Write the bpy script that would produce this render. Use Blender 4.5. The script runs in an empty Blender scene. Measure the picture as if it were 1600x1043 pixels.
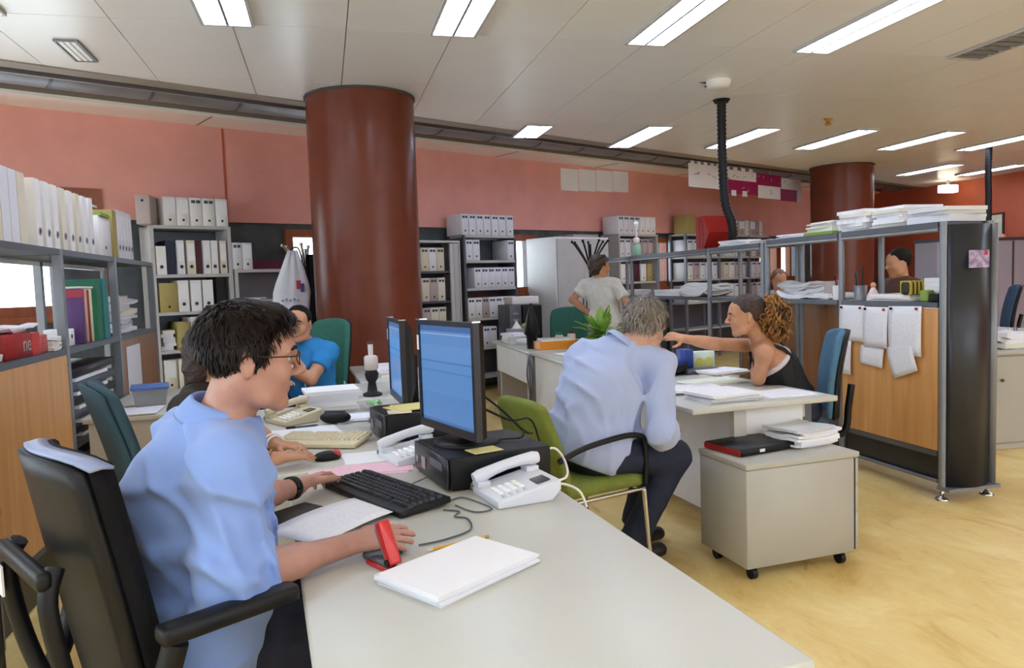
import bpy, bmesh, math, random
import numpy as np
from mathutils import Vector, Matrix
rnd = random.Random(7)
PI = math.pi
S = bpy.context.scene
COL = S.collection

# ---------------------------------------------------------------- camera
CAM_H = 1.36
yaw, pitch, roll = math.radians(13.95), math.radians(4.0), math.radians(1.95)
Fv = Vector((math.sin(yaw)*math.cos(pitch), math.cos(yaw)*math.cos(pitch), -math.sin(pitch)))
R0 = Vector((math.cos(yaw), -math.sin(yaw), 0)); U0 = R0.cross(Fv)
Rv = math.cos(roll)*R0 - math.sin(roll)*U0
Uv = math.sin(roll)*R0 + math.cos(roll)*U0
cd = bpy.data.cameras.new('camera'); cam = bpy.data.objects.new('camera', cd); COL.objects.link(cam)
cd.sensor_width = 36; cd.lens = 1167/1600*36; cd.clip_start = .05
cam.matrix_world = Matrix(((Rv.x, Uv.x, -Fv.x, 0), (Rv.y, Uv.y, -Fv.y, 0), (Rv.z, Uv.z, -Fv.z, CAM_H), (0, 0, 0, 1)))
S.camera = cam

# ---------------------------------------------------------------- world, exposure
w = bpy.data.worlds.new('world'); S.world = w; w.use_nodes = True
bg = w.node_tree.nodes['Background']
bg.inputs[0].default_value = (.80, .90, 1, 1); bg.inputs[1].default_value = 5.0
FIX_E = 14.5           # luminous strength of the fluorescent diffusers
vs = S.view_settings
vs.view_transform = 'Standard'; vs.look = 'None'; vs.gamma = 1; vs.use_curve_mapping = False
vs.exposure = 0.27
S.cycles.max_bounces = 14; S.cycles.diffuse_bounces = 8; S.cycles.glossy_bounces = 4

# ---------------------------------------------------------------- materials
def lin(h):
    h = h.lstrip('#'); c = [int(h[i:i+2], 16)/255 for i in (0, 2, 4)]
    return tuple((x/12.92 if x <= .04045 else ((x+.055)/1.055)**2.4) for x in c)
MATS = {}
def mat(name, col, rough=.5, metal=0, var=.0, vscale=6, bump=0, bscale=40, spec=.5, emit=0, coat=0, stretch=None, alpha=1, trans=0, col2=None, sheen=0, detail=4):
    if name in MATS: return MATS[name]
    m = bpy.data.materials.new(name); MATS[name] = m; m.use_nodes = True
    nt = m.node_tree; N = nt.nodes; L = nt.links; b = N['Principled BSDF']
    c = lin(col); b.inputs['Base Color'].default_value = (*c, 1)
    b.inputs['Roughness'].default_value = rough; b.inputs['Metallic'].default_value = metal
    b.inputs['Specular IOR Level'].default_value = spec
    if coat: b.inputs['Coat Weight'].default_value = coat; b.inputs['Coat Roughness'].default_value = .15
    if sheen: b.inputs['Sheen Weight'].default_value = sheen
    if trans: b.inputs['Transmission Weight'].default_value = trans
    if alpha < 1: b.inputs['Alpha'].default_value = alpha
    if emit: b.inputs['Emission Color'].default_value = (*c, 1); b.inputs['Emission Strength'].default_value = emit
    if var or bump or col2:
        tc = N.new('ShaderNodeTexCoord'); mp = N.new('ShaderNodeMapping'); L.new(tc.outputs['Object'], mp.inputs[0])
        if stretch: mp.inputs['Scale'].default_value = stretch
        if var or col2:
            n = N.new('ShaderNodeTexNoise'); n.inputs['Scale'].default_value = vscale; n.inputs['Detail'].default_value = detail; n.inputs['Roughness'].default_value = .6
            L.new(mp.outputs[0], n.inputs['Vector'])
            r = N.new('ShaderNodeValToRGB'); L.new(n.outputs['Fac'], r.inputs[0])
            c2 = lin(col2) if col2 else tuple(min(1, x*(1+var)) for x in c)
            c1 = c if col2 else tuple(x*(1-var) for x in c)
            r.color_ramp.elements[0].position = .3; r.color_ramp.elements[1].position = .7
            r.color_ramp.elements[0].color = (*c1, 1); r.color_ramp.elements[1].color = (*c2, 1)
            L.new(r.outputs[0], b.inputs['Base Color'])
        if bump:
            n2 = N.new('ShaderNodeTexNoise'); n2.inputs['Scale'].default_value = bscale; n2.inputs['Detail'].default_value = 3
            L.new(mp.outputs[0], n2.inputs['Vector'])
            bp = N.new('ShaderNodeBump'); bp.inputs['Strength'].default_value = bump; bp.inputs['Distance'].default_value = .01
            L.new(n2.outputs['Fac'], bp.inputs['Height']); L.new(bp.outputs[0], b.inputs['Normal'])
    return m
def floor_mat():
    m = mat('floor_linoleum', '#c9a85e', rough=.42)
    nt = m.node_tree; N = nt.nodes; L = nt.links; b = N['Principled BSDF']
    tc = N.new('ShaderNodeTexCoord'); mp = N.new('ShaderNodeMapping'); mp.inputs['Scale'].default_value = (1, .55, 1); mp.inputs['Rotation'].default_value = (0, 0, .5)
    L.new(tc.outputs['Object'], mp.inputs[0])
    n = N.new('ShaderNodeTexNoise'); n.inputs['Scale'].default_value = 3.4; n.inputs['Detail'].default_value = 10; n.inputs['Roughness'].default_value = .72; n.inputs['Distortion'].default_value = .6
    L.new(mp.outputs[0], n.inputs['Vector'])
    r = N.new('ShaderNodeValToRGB'); e = r.color_ramp.elements
    e[0].position = .28; e[0].color = (*lin('#c9a25c'), 1); e[1].position = .72; e[1].color = (*lin('#f2dea2'), 1)
    x = e.new(.45); x.color = (*lin('#e3c47c'), 1); x = e.new(.58); x.color = (*lin('#ebd28e'), 1)
    L.new(n.outputs['Fac'], r.inputs[0])
    # dark scuffs with a shape of their own
    n2 = N.new('ShaderNodeTexNoise'); n2.inputs['Scale'].default_value = 1.7; n2.inputs['Detail'].default_value = 12; n2.inputs['Distortion'].default_value = 3
    L.new(mp.outputs[0], n2.inputs['Vector'])
    r2 = N.new('ShaderNodeValToRGB'); r2.color_ramp.elements[0].position = .66; r2.color_ramp.elements[1].position = .74
    L.new(n2.outputs['Fac'], r2.inputs[0])
    mx = N.new('ShaderNodeMixRGB'); mx.inputs[2].default_value = (*lin('#a87a42'), 1)
    ml = N.new('ShaderNodeMath'); ml.operation = 'MULTIPLY'; ml.inputs[1].default_value = .55
    L.new(r2.outputs[0], ml.inputs[0]); L.new(ml.outputs[0], mx.inputs[0]); L.new(r.outputs[0], mx.inputs[1])
    L.new(mx.outputs[0], b.inputs['Base Color'])
    return m
def wood_mat(name, a, bcol, axis='z', rough=.4):
    m = mat(name, a, rough=rough)
    nt = m.node_tree; N = nt.nodes; L = nt.links; b = N['Principled BSDF']
    tc = N.new('ShaderNodeTexCoord'); mp = N.new('ShaderNodeMapping')
    mp.inputs['Scale'].default_value = {'z': (9, 9, .5), 'x': (.5, 9, 9)}[axis]
    L.new(tc.outputs['Object'], mp.inputs[0])
    n = N.new('ShaderNodeTexNoise'); n.inputs['Scale'].default_value = 2.2; n.inputs['Detail'].default_value = 6; n.inputs['Distortion'].default_value = .5
    L.new(mp.outputs[0], n.inputs['Vector'])
    r = N.new('ShaderNodeValToRGB'); r.color_ramp.elements[0].position = .3; r.color_ramp.elements[1].position = .7
    r.color_ramp.elements[0].color = (*lin(a), 1); r.color_ramp.elements[1].color = (*lin(bcol), 1)
    L.new(n.outputs['Fac'], r.inputs[0]); L.new(r.outputs[0], b.inputs['Base Color'])
    return m
def print_mat(name, paper, ink, lines=60, rough=.6, frac=.5, axis=1):
    """paper carrying rows of fine print"""
    m = mat(name, paper, rough=rough)
    nt = m.node_tree; N = nt.nodes; L = nt.links; b = N['Principled BSDF']
    tc = N.new('ShaderNodeTexCoord'); sp = N.new('ShaderNodeSeparateXYZ'); L.new(tc.outputs['Generated'], sp.inputs[0])
    mu = N.new('ShaderNodeMath'); mu.operation = 'MULTIPLY'; mu.inputs[1].default_value = lines; L.new(sp.outputs[axis], mu.inputs[0])
    fr = N.new('ShaderNodeMath'); fr.operation = 'FRACT'; L.new(mu.outputs[0], fr.inputs[0])
    gt = N.new('ShaderNodeMath'); gt.operation = 'GREATER_THAN'; gt.inputs[1].default_value = .6; L.new(fr.outputs[0], gt.inputs[0])
    n = N.new('ShaderNodeTexNoise'); n.inputs['Scale'].default_value = 30; L.new(tc.outputs['Generated'], n.inputs['Vector'])
    g2 = N.new('ShaderNodeMath'); g2.operation = 'GREATER_THAN'; g2.inputs[1].default_value = frac; L.new(n.outputs['Fac'], g2.inputs[0])
    m2 = N.new('ShaderNodeMath'); m2.operation = 'MULTIPLY'; L.new(gt.outputs[0], m2.inputs[0]); L.new(g2.outputs[0], m2.inputs[1])
    m3 = N.new('ShaderNodeMath'); m3.operation = 'MULTIPLY'; m3.inputs[1].default_value = .22; L.new(m2.outputs[0], m3.inputs[0])
    mx = N.new('ShaderNodeMixRGB'); mx.inputs[1].default_value = (*lin(paper), 1); mx.inputs[2].default_value = (*lin(ink), 1)
    L.new(m3.outputs[0], mx.inputs[0]); L.new(mx.outputs[0], b.inputs['Base Color'])
    return m

M = dict(
    floor=floor_mat(),
    wall_pink=mat('wall_pink_plaster', '#e6a499', .75, var=.07, vscale=2.2, bump=.12, bscale=30),
    wall_red=mat('wall_red_plaster', '#b5583c', .7, var=.08, vscale=2.2, bump=.12, bscale=30),
    wall_plain=mat('wall_plain', '#e6e2dc', .8, var=.04),
    slate=mat('slate_cladding', '#454c50', .55, var=.45, vscale=5, detail=8),
    column=mat('column_gloss_paint', '#6b3524', .27, var=.13, vscale=5, bump=.03, bscale=25, spec=.25, detail=7),
    ceil=mat('ceiling_panel_enamel', '#e8e7e5', .3, var=.03, vscale=1, spec=.5),
    ceil_dark=mat('ceiling_void', '#4a4540', .9),
    bulk=mat('bulkhead_taupe', '#8f857a', .6, var=.05),
    duct=mat('duct_grey', '#85878c', .45, metal=.3, var=.2, vscale=4),
    white_strip=mat('white_soffit', '#fbfbfa', .3),
    frame_or=wood_mat('window_wood', '#7d3f20', '#96512c'),
    glass=None,
    steel=mat('rack_steel', '#83868e', .4, metal=.35, var=.06),
    steel_d=mat('rack_steel_dark', '#5b5e66', .42, metal=.3, var=.08),
    steel_l=mat('rack_light_grey', '#bab8b6', .5, var=.05),
    steel_hi=mat('rack_pale_grey', '#c6c6c8', .45, var=.04),
    blackp=mat('black_plastic', '#121214', .45, var=.2, vscale=20, bump=.05, bscale=300, spec=.28),
    black_soft=mat('black_fabric', '#0f0f12', .85, spec=.2, bump=.1, bscale=400),
    dark_panel=mat('dark_panel', '#2b2d33', .35, var=.1, metal=.2),
    wood=wood_mat('wood_veneer', '#c58b50', '#dba566'),
    wood_b=wood_mat('wood_veneer_brown', '#8a5a34', '#a06c42'),
    desk=mat('desk_laminate', '#c1c0b7', .36, var=.03, vscale=3),
    desk_p=mat('desk_panel', '#c2bfb8', .45, var=.04, vscale=3),
    desk_edge=mat('desk_edge', '#c2beb2', .5),
    ped=mat('pedestal_cream', '#aeaca3', .42, var=.04, vscale=4),
    chrome=mat('chrome', '#c9c9cc', .18, metal=1),
    alu=mat('aluminium', '#a6a7aa', .35, metal=.8),
    white=mat('white_card', '#e6e4e2', .6, var=.03),
    white_b=mat('white_cool_card', '#dcdde4', .6, var=.04),
    lilac=mat('grey_pink_card', '#b5a6a2', .65, var=.05),
    beige=mat('beige_card', '#d9cfbb', .65, var=.05),
    ivory=mat('ivory_card', '#ded8c6', .65, var=.05),
    olive=mat('olive_card', '#a8985a', .65, var=.05),
    navy=mat('navy_card', '#20263c', .6),
    maroon=mat('maroon_card', '#4d1a22', .6),
    red_card=mat('red_card', '#a01c17', .5, var=.06),
    green_card=mat('green_card', '#1f6b4b', .55, var=.05),
    teal_card=mat('teal_card', '#237a78', .55),
    lime=mat('lime_card', '#8aa347', .6),
    yellow=mat('yellow_card', '#d9cf86', .6),
    label=mat('dark_print_label', '#3e4350', .6),
    hole=mat('dark_hole', '#221f22', .8),
    paper=mat('paper', '#ebebee', .65, var=.02),
    paper_w=mat('paper_warm', '#e3ded2', .65, var=.03),
    paper_e=mat('paper_edge', '#cfcfd6', .7, var=.12, vscale=60, stretch=(1, 1, 30)),
    paper_g=mat('paper_greenish', '#dfe5d2', .65, var=.03),
    pink=print_mat('pink_form', '#eec4d0', '#a06078', 30),
    printed=print_mat('printed_sheet', '#eaeaf0', '#70707c', 44),
    clear=mat('clear_plastic', '#dfe6ea', .15, alpha=.35),
)
def glass_mat():
    m = bpy.data.materials.new('window_glass'); m.use_nodes = True; nt = m.node_tree; N = nt.nodes; L = nt.links
    for n in list(N): N.remove(n)
    o = N.new('ShaderNodeOutputMaterial'); mx = N.new('ShaderNodeMixShader'); t = N.new('ShaderNodeBsdfTransparent'); g = N.new('ShaderNodeBsdfGlossy')
    g.inputs['Roughness'].default_value = .02; t.inputs[0].default_value = (.95, .97, .97, 1); mx.inputs[0].default_value = .06
    L.new(t.outputs[0], mx.inputs[1]); L.new(g.outputs[0], mx.inputs[2]); L.new(mx.outputs[0], o.inputs[0])
    return m
M['glass'] = glass_mat()

# ---------------------------------------------------------------- mesh helpers
class MB:
    """collects shapes of ONE part; build() links them as one mesh object"""
    def __init__(s): s.v = []; s.f = []; s.sm = []
    def add(s, vs, fs, smooth=False):
        o = len(s.v); s.v += [tuple(p) for p in vs]; s.f += [tuple(i+o for i in f) for f in fs]; s.sm += [smooth]*len(fs); return s
    def box(s, x0, x1, y0, y1, z0, z1):
        return s.add([(x0, y0, z0), (x1, y0, z0), (x1, y1, z0), (x0, y1, z0), (x0, y0, z1), (x1, y0, z1), (x1, y1, z1), (x0, y1, z1)],
                     [(3, 2, 1, 0), (4, 5, 6, 7), (0, 1, 5, 4), (1, 2, 6, 5), (2, 3, 7, 6), (3, 0, 4, 7)])
    def rbox(s, x0, x1, y0, y1, z0, z1, r=.005, seg=2):
        bm = bmesh.new(); bmesh.ops.create_cube(bm, size=1)
        for v in bm.verts: v.co = Vector(((x0+x1)/2+v.co.x*(x1-x0), (y0+y1)/2+v.co.y*(y1-y0), (z0+z1)/2+v.co.z*(z1-z0)))
        bmesh.ops.bevel(bm, geom=list(bm.edges), offset=r, segments=seg, profile=.6, affect='EDGES')
        bm.verts.index_update(); s.add([v.co[:] for v in bm.verts], [[v.index for v in f.verts] for f in bm.faces], True); bm.free(); return s
    def prism(s, pts, z0, z1, smooth=False):
        n = len(pts)
        s.add([(x, y, z0) for x, y in pts]+[(x, y, z1) for x, y in pts], [tuple(range(n))[::-1], tuple(range(n, 2*n))])
        o = len(s.v)-2*n
        for i in range(n):
            j = (i+1) % n; s.f.append((o+i, o+j, o+n+j, o+n+i)); s.sm.append(smooth)
        return s
    def tube(s, pts, r, n=8, closed=False, cap=True):
        pts = [Vector(p) for p in pts]
        if 4 <= len(pts) <= 9 and not isinstance(r, (list, tuple)) and not closed:      # round off bends
            q = pts; pts = []
            for i in range(len(q)-1):
                p0, p1, p2, p3 = q[max(i-1, 0)], q[i], q[i+1], q[min(i+2, len(q)-1)]
                for k in range(5):
                    u = k/5; pts.append(.5*((2*p1)+(-p0+p2)*u+(2*p0-5*p1+4*p2-p3)*u*u+(-p0+3*p1-3*p2+p3)*u**3))
            pts.append(q[-1])
        rs = r if isinstance(r, (list, tuple)) else [r]*len(pts)
        m = len(pts); up = None; rings = []
        for i, p in enumerate(pts):
            if closed: t = pts[(i+1) % m]-pts[i-1]
            else: t = pts[min(i+1, m-1)]-pts[max(i-1, 0)]
            t = t.normalized() if t.length > 1e-9 else Vector((0, 0, 1))
            if up is None:
                up = Vector((0, 0, 1)) if abs(t.z) < .9 else Vector((1, 0, 0))
            a = up-t*up.dot(t)
            if a.length < 1e-6: a = t.orthogonal()
            a.normalize(); up = a; b = t.cross(a)
            rings.append([p+(a*math.cos(2*PI*k/n)+b*math.sin(2*PI*k/n))*rs[i] for k in range(n)])
        vs = [q for R in rings for q in R]; fs = []
        for i in range(m if closed else m-1):
            j = (i+1) % m
            for k in range(n): fs.append((i*n+k, i*n+(k+1) % n, j*n+(k+1) % n, j*n+k))
        s.add(vs, fs, True)
        if cap and not closed:
            s.add(rings[0], [tuple(range(n))[::-1]]); s.add(rings[-1], [tuple(range(n))])
        return s
    def cyl(s, c, r, z0, z1, n=20, r2=None):
        return s.tube([(c[0], c[1], z0), (c[0], c[1], z1)], [r, r2 if r2 is not None else r], n)
    def lathe(s, prof, n=20, c=(0, 0, 0)):
        vs = [(c[0]+r*math.cos(2*PI*k/n), c[1]+r*math.sin(2*PI*k/n), c[2]+z) for r, z in prof for k in range(n)]
        fs = [(i*n+k, i*n+(k+1) % n, (i+1)*n+(k+1) % n, (i+1)*n+k) for i in range(len(prof)-1) for k in range(n)]
        s.add(vs, fs, True); m = len(prof)
        if prof[0][0] > 1e-5: s.add(vs[:n], [tuple(range(n))[::-1]])
        if prof[-1][0] > 1e-5: s.add(vs[-n:], [tuple(range(n))])
        return s
    def grid(s, P, th=0, smooth=True):
        """P[i][j] points; optional thickness along the mean normal"""
        a = len(P); b = len(P[0]); vs = [Vector(p) for r in P for p in r]
        if not th:
            return s.add(vs, [(i*b+j, (i+1)*b+j, (i+1)*b+j+1, i*b+j+1) for i in range(a-1) for j in range(b-1)], smooth)
        nr = []
        for i in range(a):
            for j in range(b):
                du = vs[min(i+1, a-1)*b+j]-vs[max(i-1, 0)*b+j]; dv = vs[i*b+min(j+1, b-1)]-vs[i*b+max(j-1, 0)]
                nr.append(du.cross(dv).normalized())
        top = [p+q*th/2 for p, q in zip(vs, nr)]; bot = [p-q*th/2 for p, q in zip(vs, nr)]
        n = a*b; fs = []
        for i in range(a-1):
            for j in range(b-1):
                q = (i*b+j, (i+1)*b+j, (i+1)*b+j+1, i*b+j+1); fs.append(q); fs.append(tuple(n+k for k in q[::-1]))
        for i in range(a-1):
            for j, fl in ((0, 0), (b-1, 1)):
                q = (i*b+j, (i+1)*b+j, n+(i+1)*b+j, n+i*b+j); fs.append(q[::-1] if not fl else q)
        for j in range(b-1):
            for i, fl in ((0, 1), (a-1, 0)):
                q = (i*b+j, i*b+j+1, n+i*b+j+1, n+i*b+j); fs.append(q[::-1] if not fl else q)
        return s.add(top+bot, fs, smooth)
    def ell(s, c, r, n=14, m=9, rot=None):
        vs = []; fs = []
        for i in range(m+1):
            t = PI*i/m
            for k in range(n):
                p = Vector((r[0]*math.sin(t)*math.cos(2*PI*k/n), r[1]*math.sin(t)*math.sin(2*PI*k/n), r[2]*math.cos(t)))
                if rot: p = rot @ p
                vs.append(p+Vector(c))
        for i in range(m):
            for k in range(n): fs.append((i*n+k, (i+1)*n+k, (i+1)*n+(k+1) % n, i*n+(k+1) % n))
        return s.add(vs, fs, True)
    def xf(s, m):
        s.v = [tuple(m @ Vector(p)) for p in s.v]; return s
    def mesh(s, name):
        me = bpy.data.meshes.new(name); me.from_pydata(s.v, [], s.f)
        if any(s.sm): me.polygons.foreach_set('use_smooth', s.sm)
        me.update(); return me
    def build(s, name, m, parent=None, loc=None, rz=None):
        me = s.mesh(name); me.materials.append(m); return link(name, me, parent, loc, rz)
def link(name, me, parent=None, loc=None, rz=None):
    o = bpy.data.objects.new(name, me); COL.objects.link(o); o.parent = parent
    if loc is not None: o.location = loc
    if rz is not None: o.rotation_euler = (0, 0, rz)
    return o
def autosmooth(o, deg=35):
    me = o.data; me.polygons.foreach_set('use_smooth', [True]*len(me.polygons))
    try: me.set_sharp_from_angle(angle=math.radians(deg))
    except Exception: pass
    return o
def tag(o, label, cat, group=None):
    o['label'] = label; o['category'] = cat
    if group: o['group'] = group
    return o
def thing(name, label, cat, loc=(0, 0, 0), rz=0, group=None):
    o = bpy.data.objects.new(name, None); COL.objects.link(o); o.location = loc; o.rotation_euler = (0, 0, rz); o.empty_display_size = .1
    return tag(o, label, cat, group)
def struct(o): o['kind'] = 'structure'; return o
def dup(o, parent=None):
    c = o.copy(); COL.objects.link(c); c.parent = parent
    for ch in list(o.children): dup(ch, c)
    return c
class Frame:
    """local frame on the floor: u along the front (to the right of someone facing it), v into the depth"""
    def __init__(s, x, y, deg): s.o = Vector((x, y, 0)); s.a = math.radians(deg); s.m = Matrix.Rotation(s.a, 3, 'Z')
    def p(s, u, v, z=0): return tuple(s.o+s.m @ Vector((u, v, 0))+Vector((0, 0, z)))
ORD = ['first', 'second', 'third', 'fourth', 'fifth', 'sixth', 'seventh', 'eighth', 'ninth', 'tenth', 'eleventh', 'twelfth', 'thirteenth', 'fourteenth', 'fifteenth', 'sixteenth', 'seventeenth', 'eighteenth', 'nineteenth', 'twentieth']
# ================================================================ THE ROOM
XL, XR, YB = -4.2, 11.75, -5.0          # left wall, right wall, wall behind the camera
W0 = Vector((-2.58, 7.28, 0)); WD = Vector((.896, .4437, 0)).normalized(); WA = math.degrees(math.atan2(WD.y, WD.x))
BW = Frame(W0.x, W0.y, WA)              # back wall: u along, v outwards
s0 = (XL-.2-W0.x)/WD.x; s1 = (XR+.2-W0.x)/WD.x
CEIL = 2.96
yw = lambda x: W0.y+(x-W0.x)*WD.y/WD.x
fl = MB().add([(XL-.2, YB-.2, 0), (XR+.2, YB-.2, 0), (XR+.2, yw(XR)+.6, 0), (XL-.2, yw(XL)+.6, 0), (XL-.2, YB-.2, -.1), (XR+.2, YB-.2, -.1), (XR+.2, yw(XR)+.6, -.1), (XL-.2, yw(XL)+.6, -.1)],
              [(0, 1, 2, 3), (7, 6, 5, 4), (0, 4, 5, 1), (1, 5, 6, 2), (2, 6, 7, 3), (3, 7, 4, 0)])
struct(fl.build('floor', M['floor']))
TOPZ = 3.7
struct(MB().box(XL-.2, XL, YB, yw(XL)+.3, 0, .85).box(XL-.2, XL, YB, yw(XL)+.3, 2.7, TOPZ).box(XL-.2, XL, 5.4, yw(XL)+.3, .85, 2.7).box(XL-.2, XL, YB, -4.6, .85, 2.7).build('wall_left', M['wall_plain']))
struct(MB().box(XR, XR+.2, YB, yw(XR)+.5, 0, TOPZ).build('wall_right', M['wall_red']))
struct(MB().box(XL-.2, XR+.2, YB-.2, YB, 0, .85).box(XL-.2, XR+.2, YB-.2, YB, 2.7, TOPZ).box(XL-.2, XR-7.8, YB-.2, YB, .85, 2.7).box(XR-.4, XR+.2, YB-.2, YB, .85, 2.7).build('wall_rear', M['wall_plain']))
# unseen window bands added for fill light behind the photographer and at the left
def band(nm, fr, L, n):
    wn = thing(nm, 'x', 'window', fr.p(0, 0), fr.a); del wn['label'], wn['category']; struct(wn); f = MB(); step = L/n
    f.box(0, L, .05, .13, .85, .92); f.box(0, L, .05, .13, 2.63, 2.70)
    for k in range(n+1): x = min(max(k*step, .03), L-.03); f.box(x-.03, x+.03, .05, .13, .92, 2.63)
    f.build('window_frame', M['frame_or'], wn)
    for k in range(n): MB().box(k*step+.03, (k+1)*step-.03, .085, .09, .92, 2.63).build('pane', M['glass'], wn)
band('window_7', Frame(XR-.4, YB, 180), 7.4, 5)
band('window_8', Frame(XL, -4.6, 90), 10.0, 7)
# back wall: plaster above, slate band with windows below
WINS = [(-1.05, .72, 1.2, 2.33), (2.45, 3.75, .35, 2.0), (4.9, 6.08, 1.2, 1.99), (7.85, 9.0, 1.2, 1.99), (11.6, 12.36, 1.2, 1.99), (12.36, 13.3, 1.2, 1.99)]
SL = 2.06
wall = MB()
for a, b in ((s0, -1.05), (.72, 3.2), (3.2, s1)):
    wall.box(a, b-(.012 if b in (3.2,) else 0), 0, .3, SL, TOPZ)
wall.box(-1.05, .72, 0, .3, 2.33, TOPZ)
wb = wall.build('wall_back', M['wall_pink'], loc=W0, rz=BW.a); struct(wb)
wl = MB(); prev = s0
for a, b, z0, z1 in WINS:
    wl.box(prev, a, .03, .3, .0, SL)
    wl.box(a, b, .03, .3, 0, z0)
    if z1 < SL: wl.box(a, b, .03, .3, z1, SL)
    prev = b
wl.box(prev, s1, .03, .3, 0, SL)
wl.build('slate_band', M['slate'], wb)
# joint in the plaster
MB().box(1.845, 1.865, -.006, .01, SL, 2.99).build('expansion_joint', M['wall_red'], wb)
for i, (a, b, z0, z1) in enumerate(WINS):
    wn = thing('window_%d' % (i+1), 'x', 'window', W0, BW.a); del wn['label'], wn['category']; struct(wn)
    f = MB(); t = .085
    f.box(a, a+t, -.02, .12, z0, z1); f.box(b-t, b, -.02, .12, z0, z1); f.box(a+t, b-t, -.02, .12, z1-t, z1); f.box(a+t, b-t, -.02, .12, z0, z0+t)
    if i != 2:
        mid = (a+b)/2; f.box(mid-.03, mid+.03, .0, .10, z0+t, z1-t)
    f.build('window_frame', M['frame_or'], wn)
    MB().box(a-.02, b+.02, -.06, .03, z0-.06, z0).build('window_sill', M['frame_or'], wn)
    if i != 2:
        MB().box(a+t, mid-.03, .05, .056, z0+t, z1-t).build('pane', M['glass'], wn)
        MB().box(mid+.03, b-t, .05, .056, z0+t, z1-t).build('pane', M['glass'], wn)
    else: MB().box(a+t, b-t, .05, .056, z0+t, z1-t).build('pane', M['glass'], wn)
# ---- ceiling: slab, enamel panels up to the slanted edge, bulkhead, duct gap, white soffit
def clipv(poly, vmax):
    """keep the part of an xy polygon whose distance v from the back wall is < vmax"""
    nx, ny = -WD.y, WD.x; d = lambda p: (p[0]-W0.x)*nx+(p[1]-W0.y)*ny-vmax
    out = []
    for i, p in enumerate(poly):
        q = poly[(i+1) % len(poly)]; dp, dq = d(p), d(q)
        if dp <= 0: out.append(p)
        if dp*dq < 0:
            t = dp/(dp-dq); out.append((p[0]+t*(q[0]-p[0]), p[1]+t*(q[1]-p[1])))
    return out
VE = -1.59
cs = MB().prism(clipv([(XL, YB), (XR, YB), (XR, 20), (XL, 20)], VE), CEIL+.028, CEIL+.06)
ceil = cs.build('ceiling', M['ceil_dark']); struct(ceil)
struct(MB().box(XL-.2, XR+.2, YB-.2, yw(XR)+.6, TOPZ, TOPZ+.1).build('trim_1', M['ceil_dark']))
PX, PY = .672, 1.255; seamx = -.46; seamy = 4.86
xs = [seamx+PX*k for k in range(-6, 20)]; ys = [seamy+PY*k for k in range(-8, 8)]
pc = {}
for x in xs:
    for y in ys:
        x0, x1, y0, y1 = max(XL, x), min(XR, x+PX), y, y+PY
        if x1-x0 < .05: continue
        pl = clipv([(x0+.003, y0+.003), (x1-.003, y0+.003), (x1-.003, y1-.003), (x0+.003, y1-.003)], VE)
        if len(pl) < 3: continue
        full = len(pl) == 4 and abs(x1-x0-PX) < 1e-6 and abs(pl[2][1]-(y1-.003)) < 1e-6 and abs(pl[3][1]-(y1-.003)) < 1e-6 and abs(pl[3][0]-x0-.003) < 1e-6
        if full:
            if 'm' not in pc:
                pc['m'] = MB().prism([(.003, .003), (PX-.003, .003), (PX-.003, PY-.003), (.003, PY-.003)], 0, .022).mesh('ceiling_panel'); pc['m'].materials.append(M['ceil'])
            o = link('ceiling_panel', pc['m'], ceil, (x0, y0, CEIL)); 
        else: o = MB().prism(pl, CEIL, CEIL+.022).build('ceiling_panel', M['ceil'], ceil)
su, eu = s0-.5, s1+.5
bk = MB(); bk.add([(su, VE, CEIL-.01), (eu, VE, CEIL-.01), (eu, -1.40, CEIL+.0), (su, -1.40, CEIL+.0), (su, VE, CEIL+.05), (eu, VE, CEIL+.05), (eu, -1.40, CEIL+.06), (su, -1.40, CEIL+.06)],
                  [(3, 2, 1, 0), (4, 5, 6, 7), (0, 1, 5, 4), (2, 3, 7, 6), (1, 2, 6, 5), (3, 0, 4, 7)])
o = bk.build('trim_2', M['bulk'], loc=W0, rz=BW.a); struct(o)
o = MB().box(s0, s1, -.46, 0, 3.0, 3.03).build('trim_3', M['white_strip'], loc=W0, rz=BW.a); struct(o)
for k in range(9): MB().box(-2.2+1.9*k, -2.19+1.9*k, -.455, -.005, 2.996, 3.001).build('soffit_joint', M['steel_d'], o)
MB().box(s0, s1, -.46, -.43, 3.03, 3.32).build('soffit_upstand', M['bulk'], o)
dt = thing('ventilation_duct', 'long dark grey round ventilation duct running along the back wall', 'duct', BW.p(0, -.93, 3.28), BW.a)
MB().tube([(s0+.4, 0, 0), (s1-.6, 0, 0)], .31, 24).build('duct_pipe', M['duct'], dt)
for k in range(26):
    u = s0+.8+.72*k
    if u < s1-.8: MB().tube([(u-.012, 0, 0), (u+.012, 0, 0)], .318, 24).build('duct_ring', M['steel_d'], dt)
MB().box(s0+.4, s1-.6, -.30, -.275, -.31, -.25).build('duct_rail', M['alu'], dt)
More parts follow.
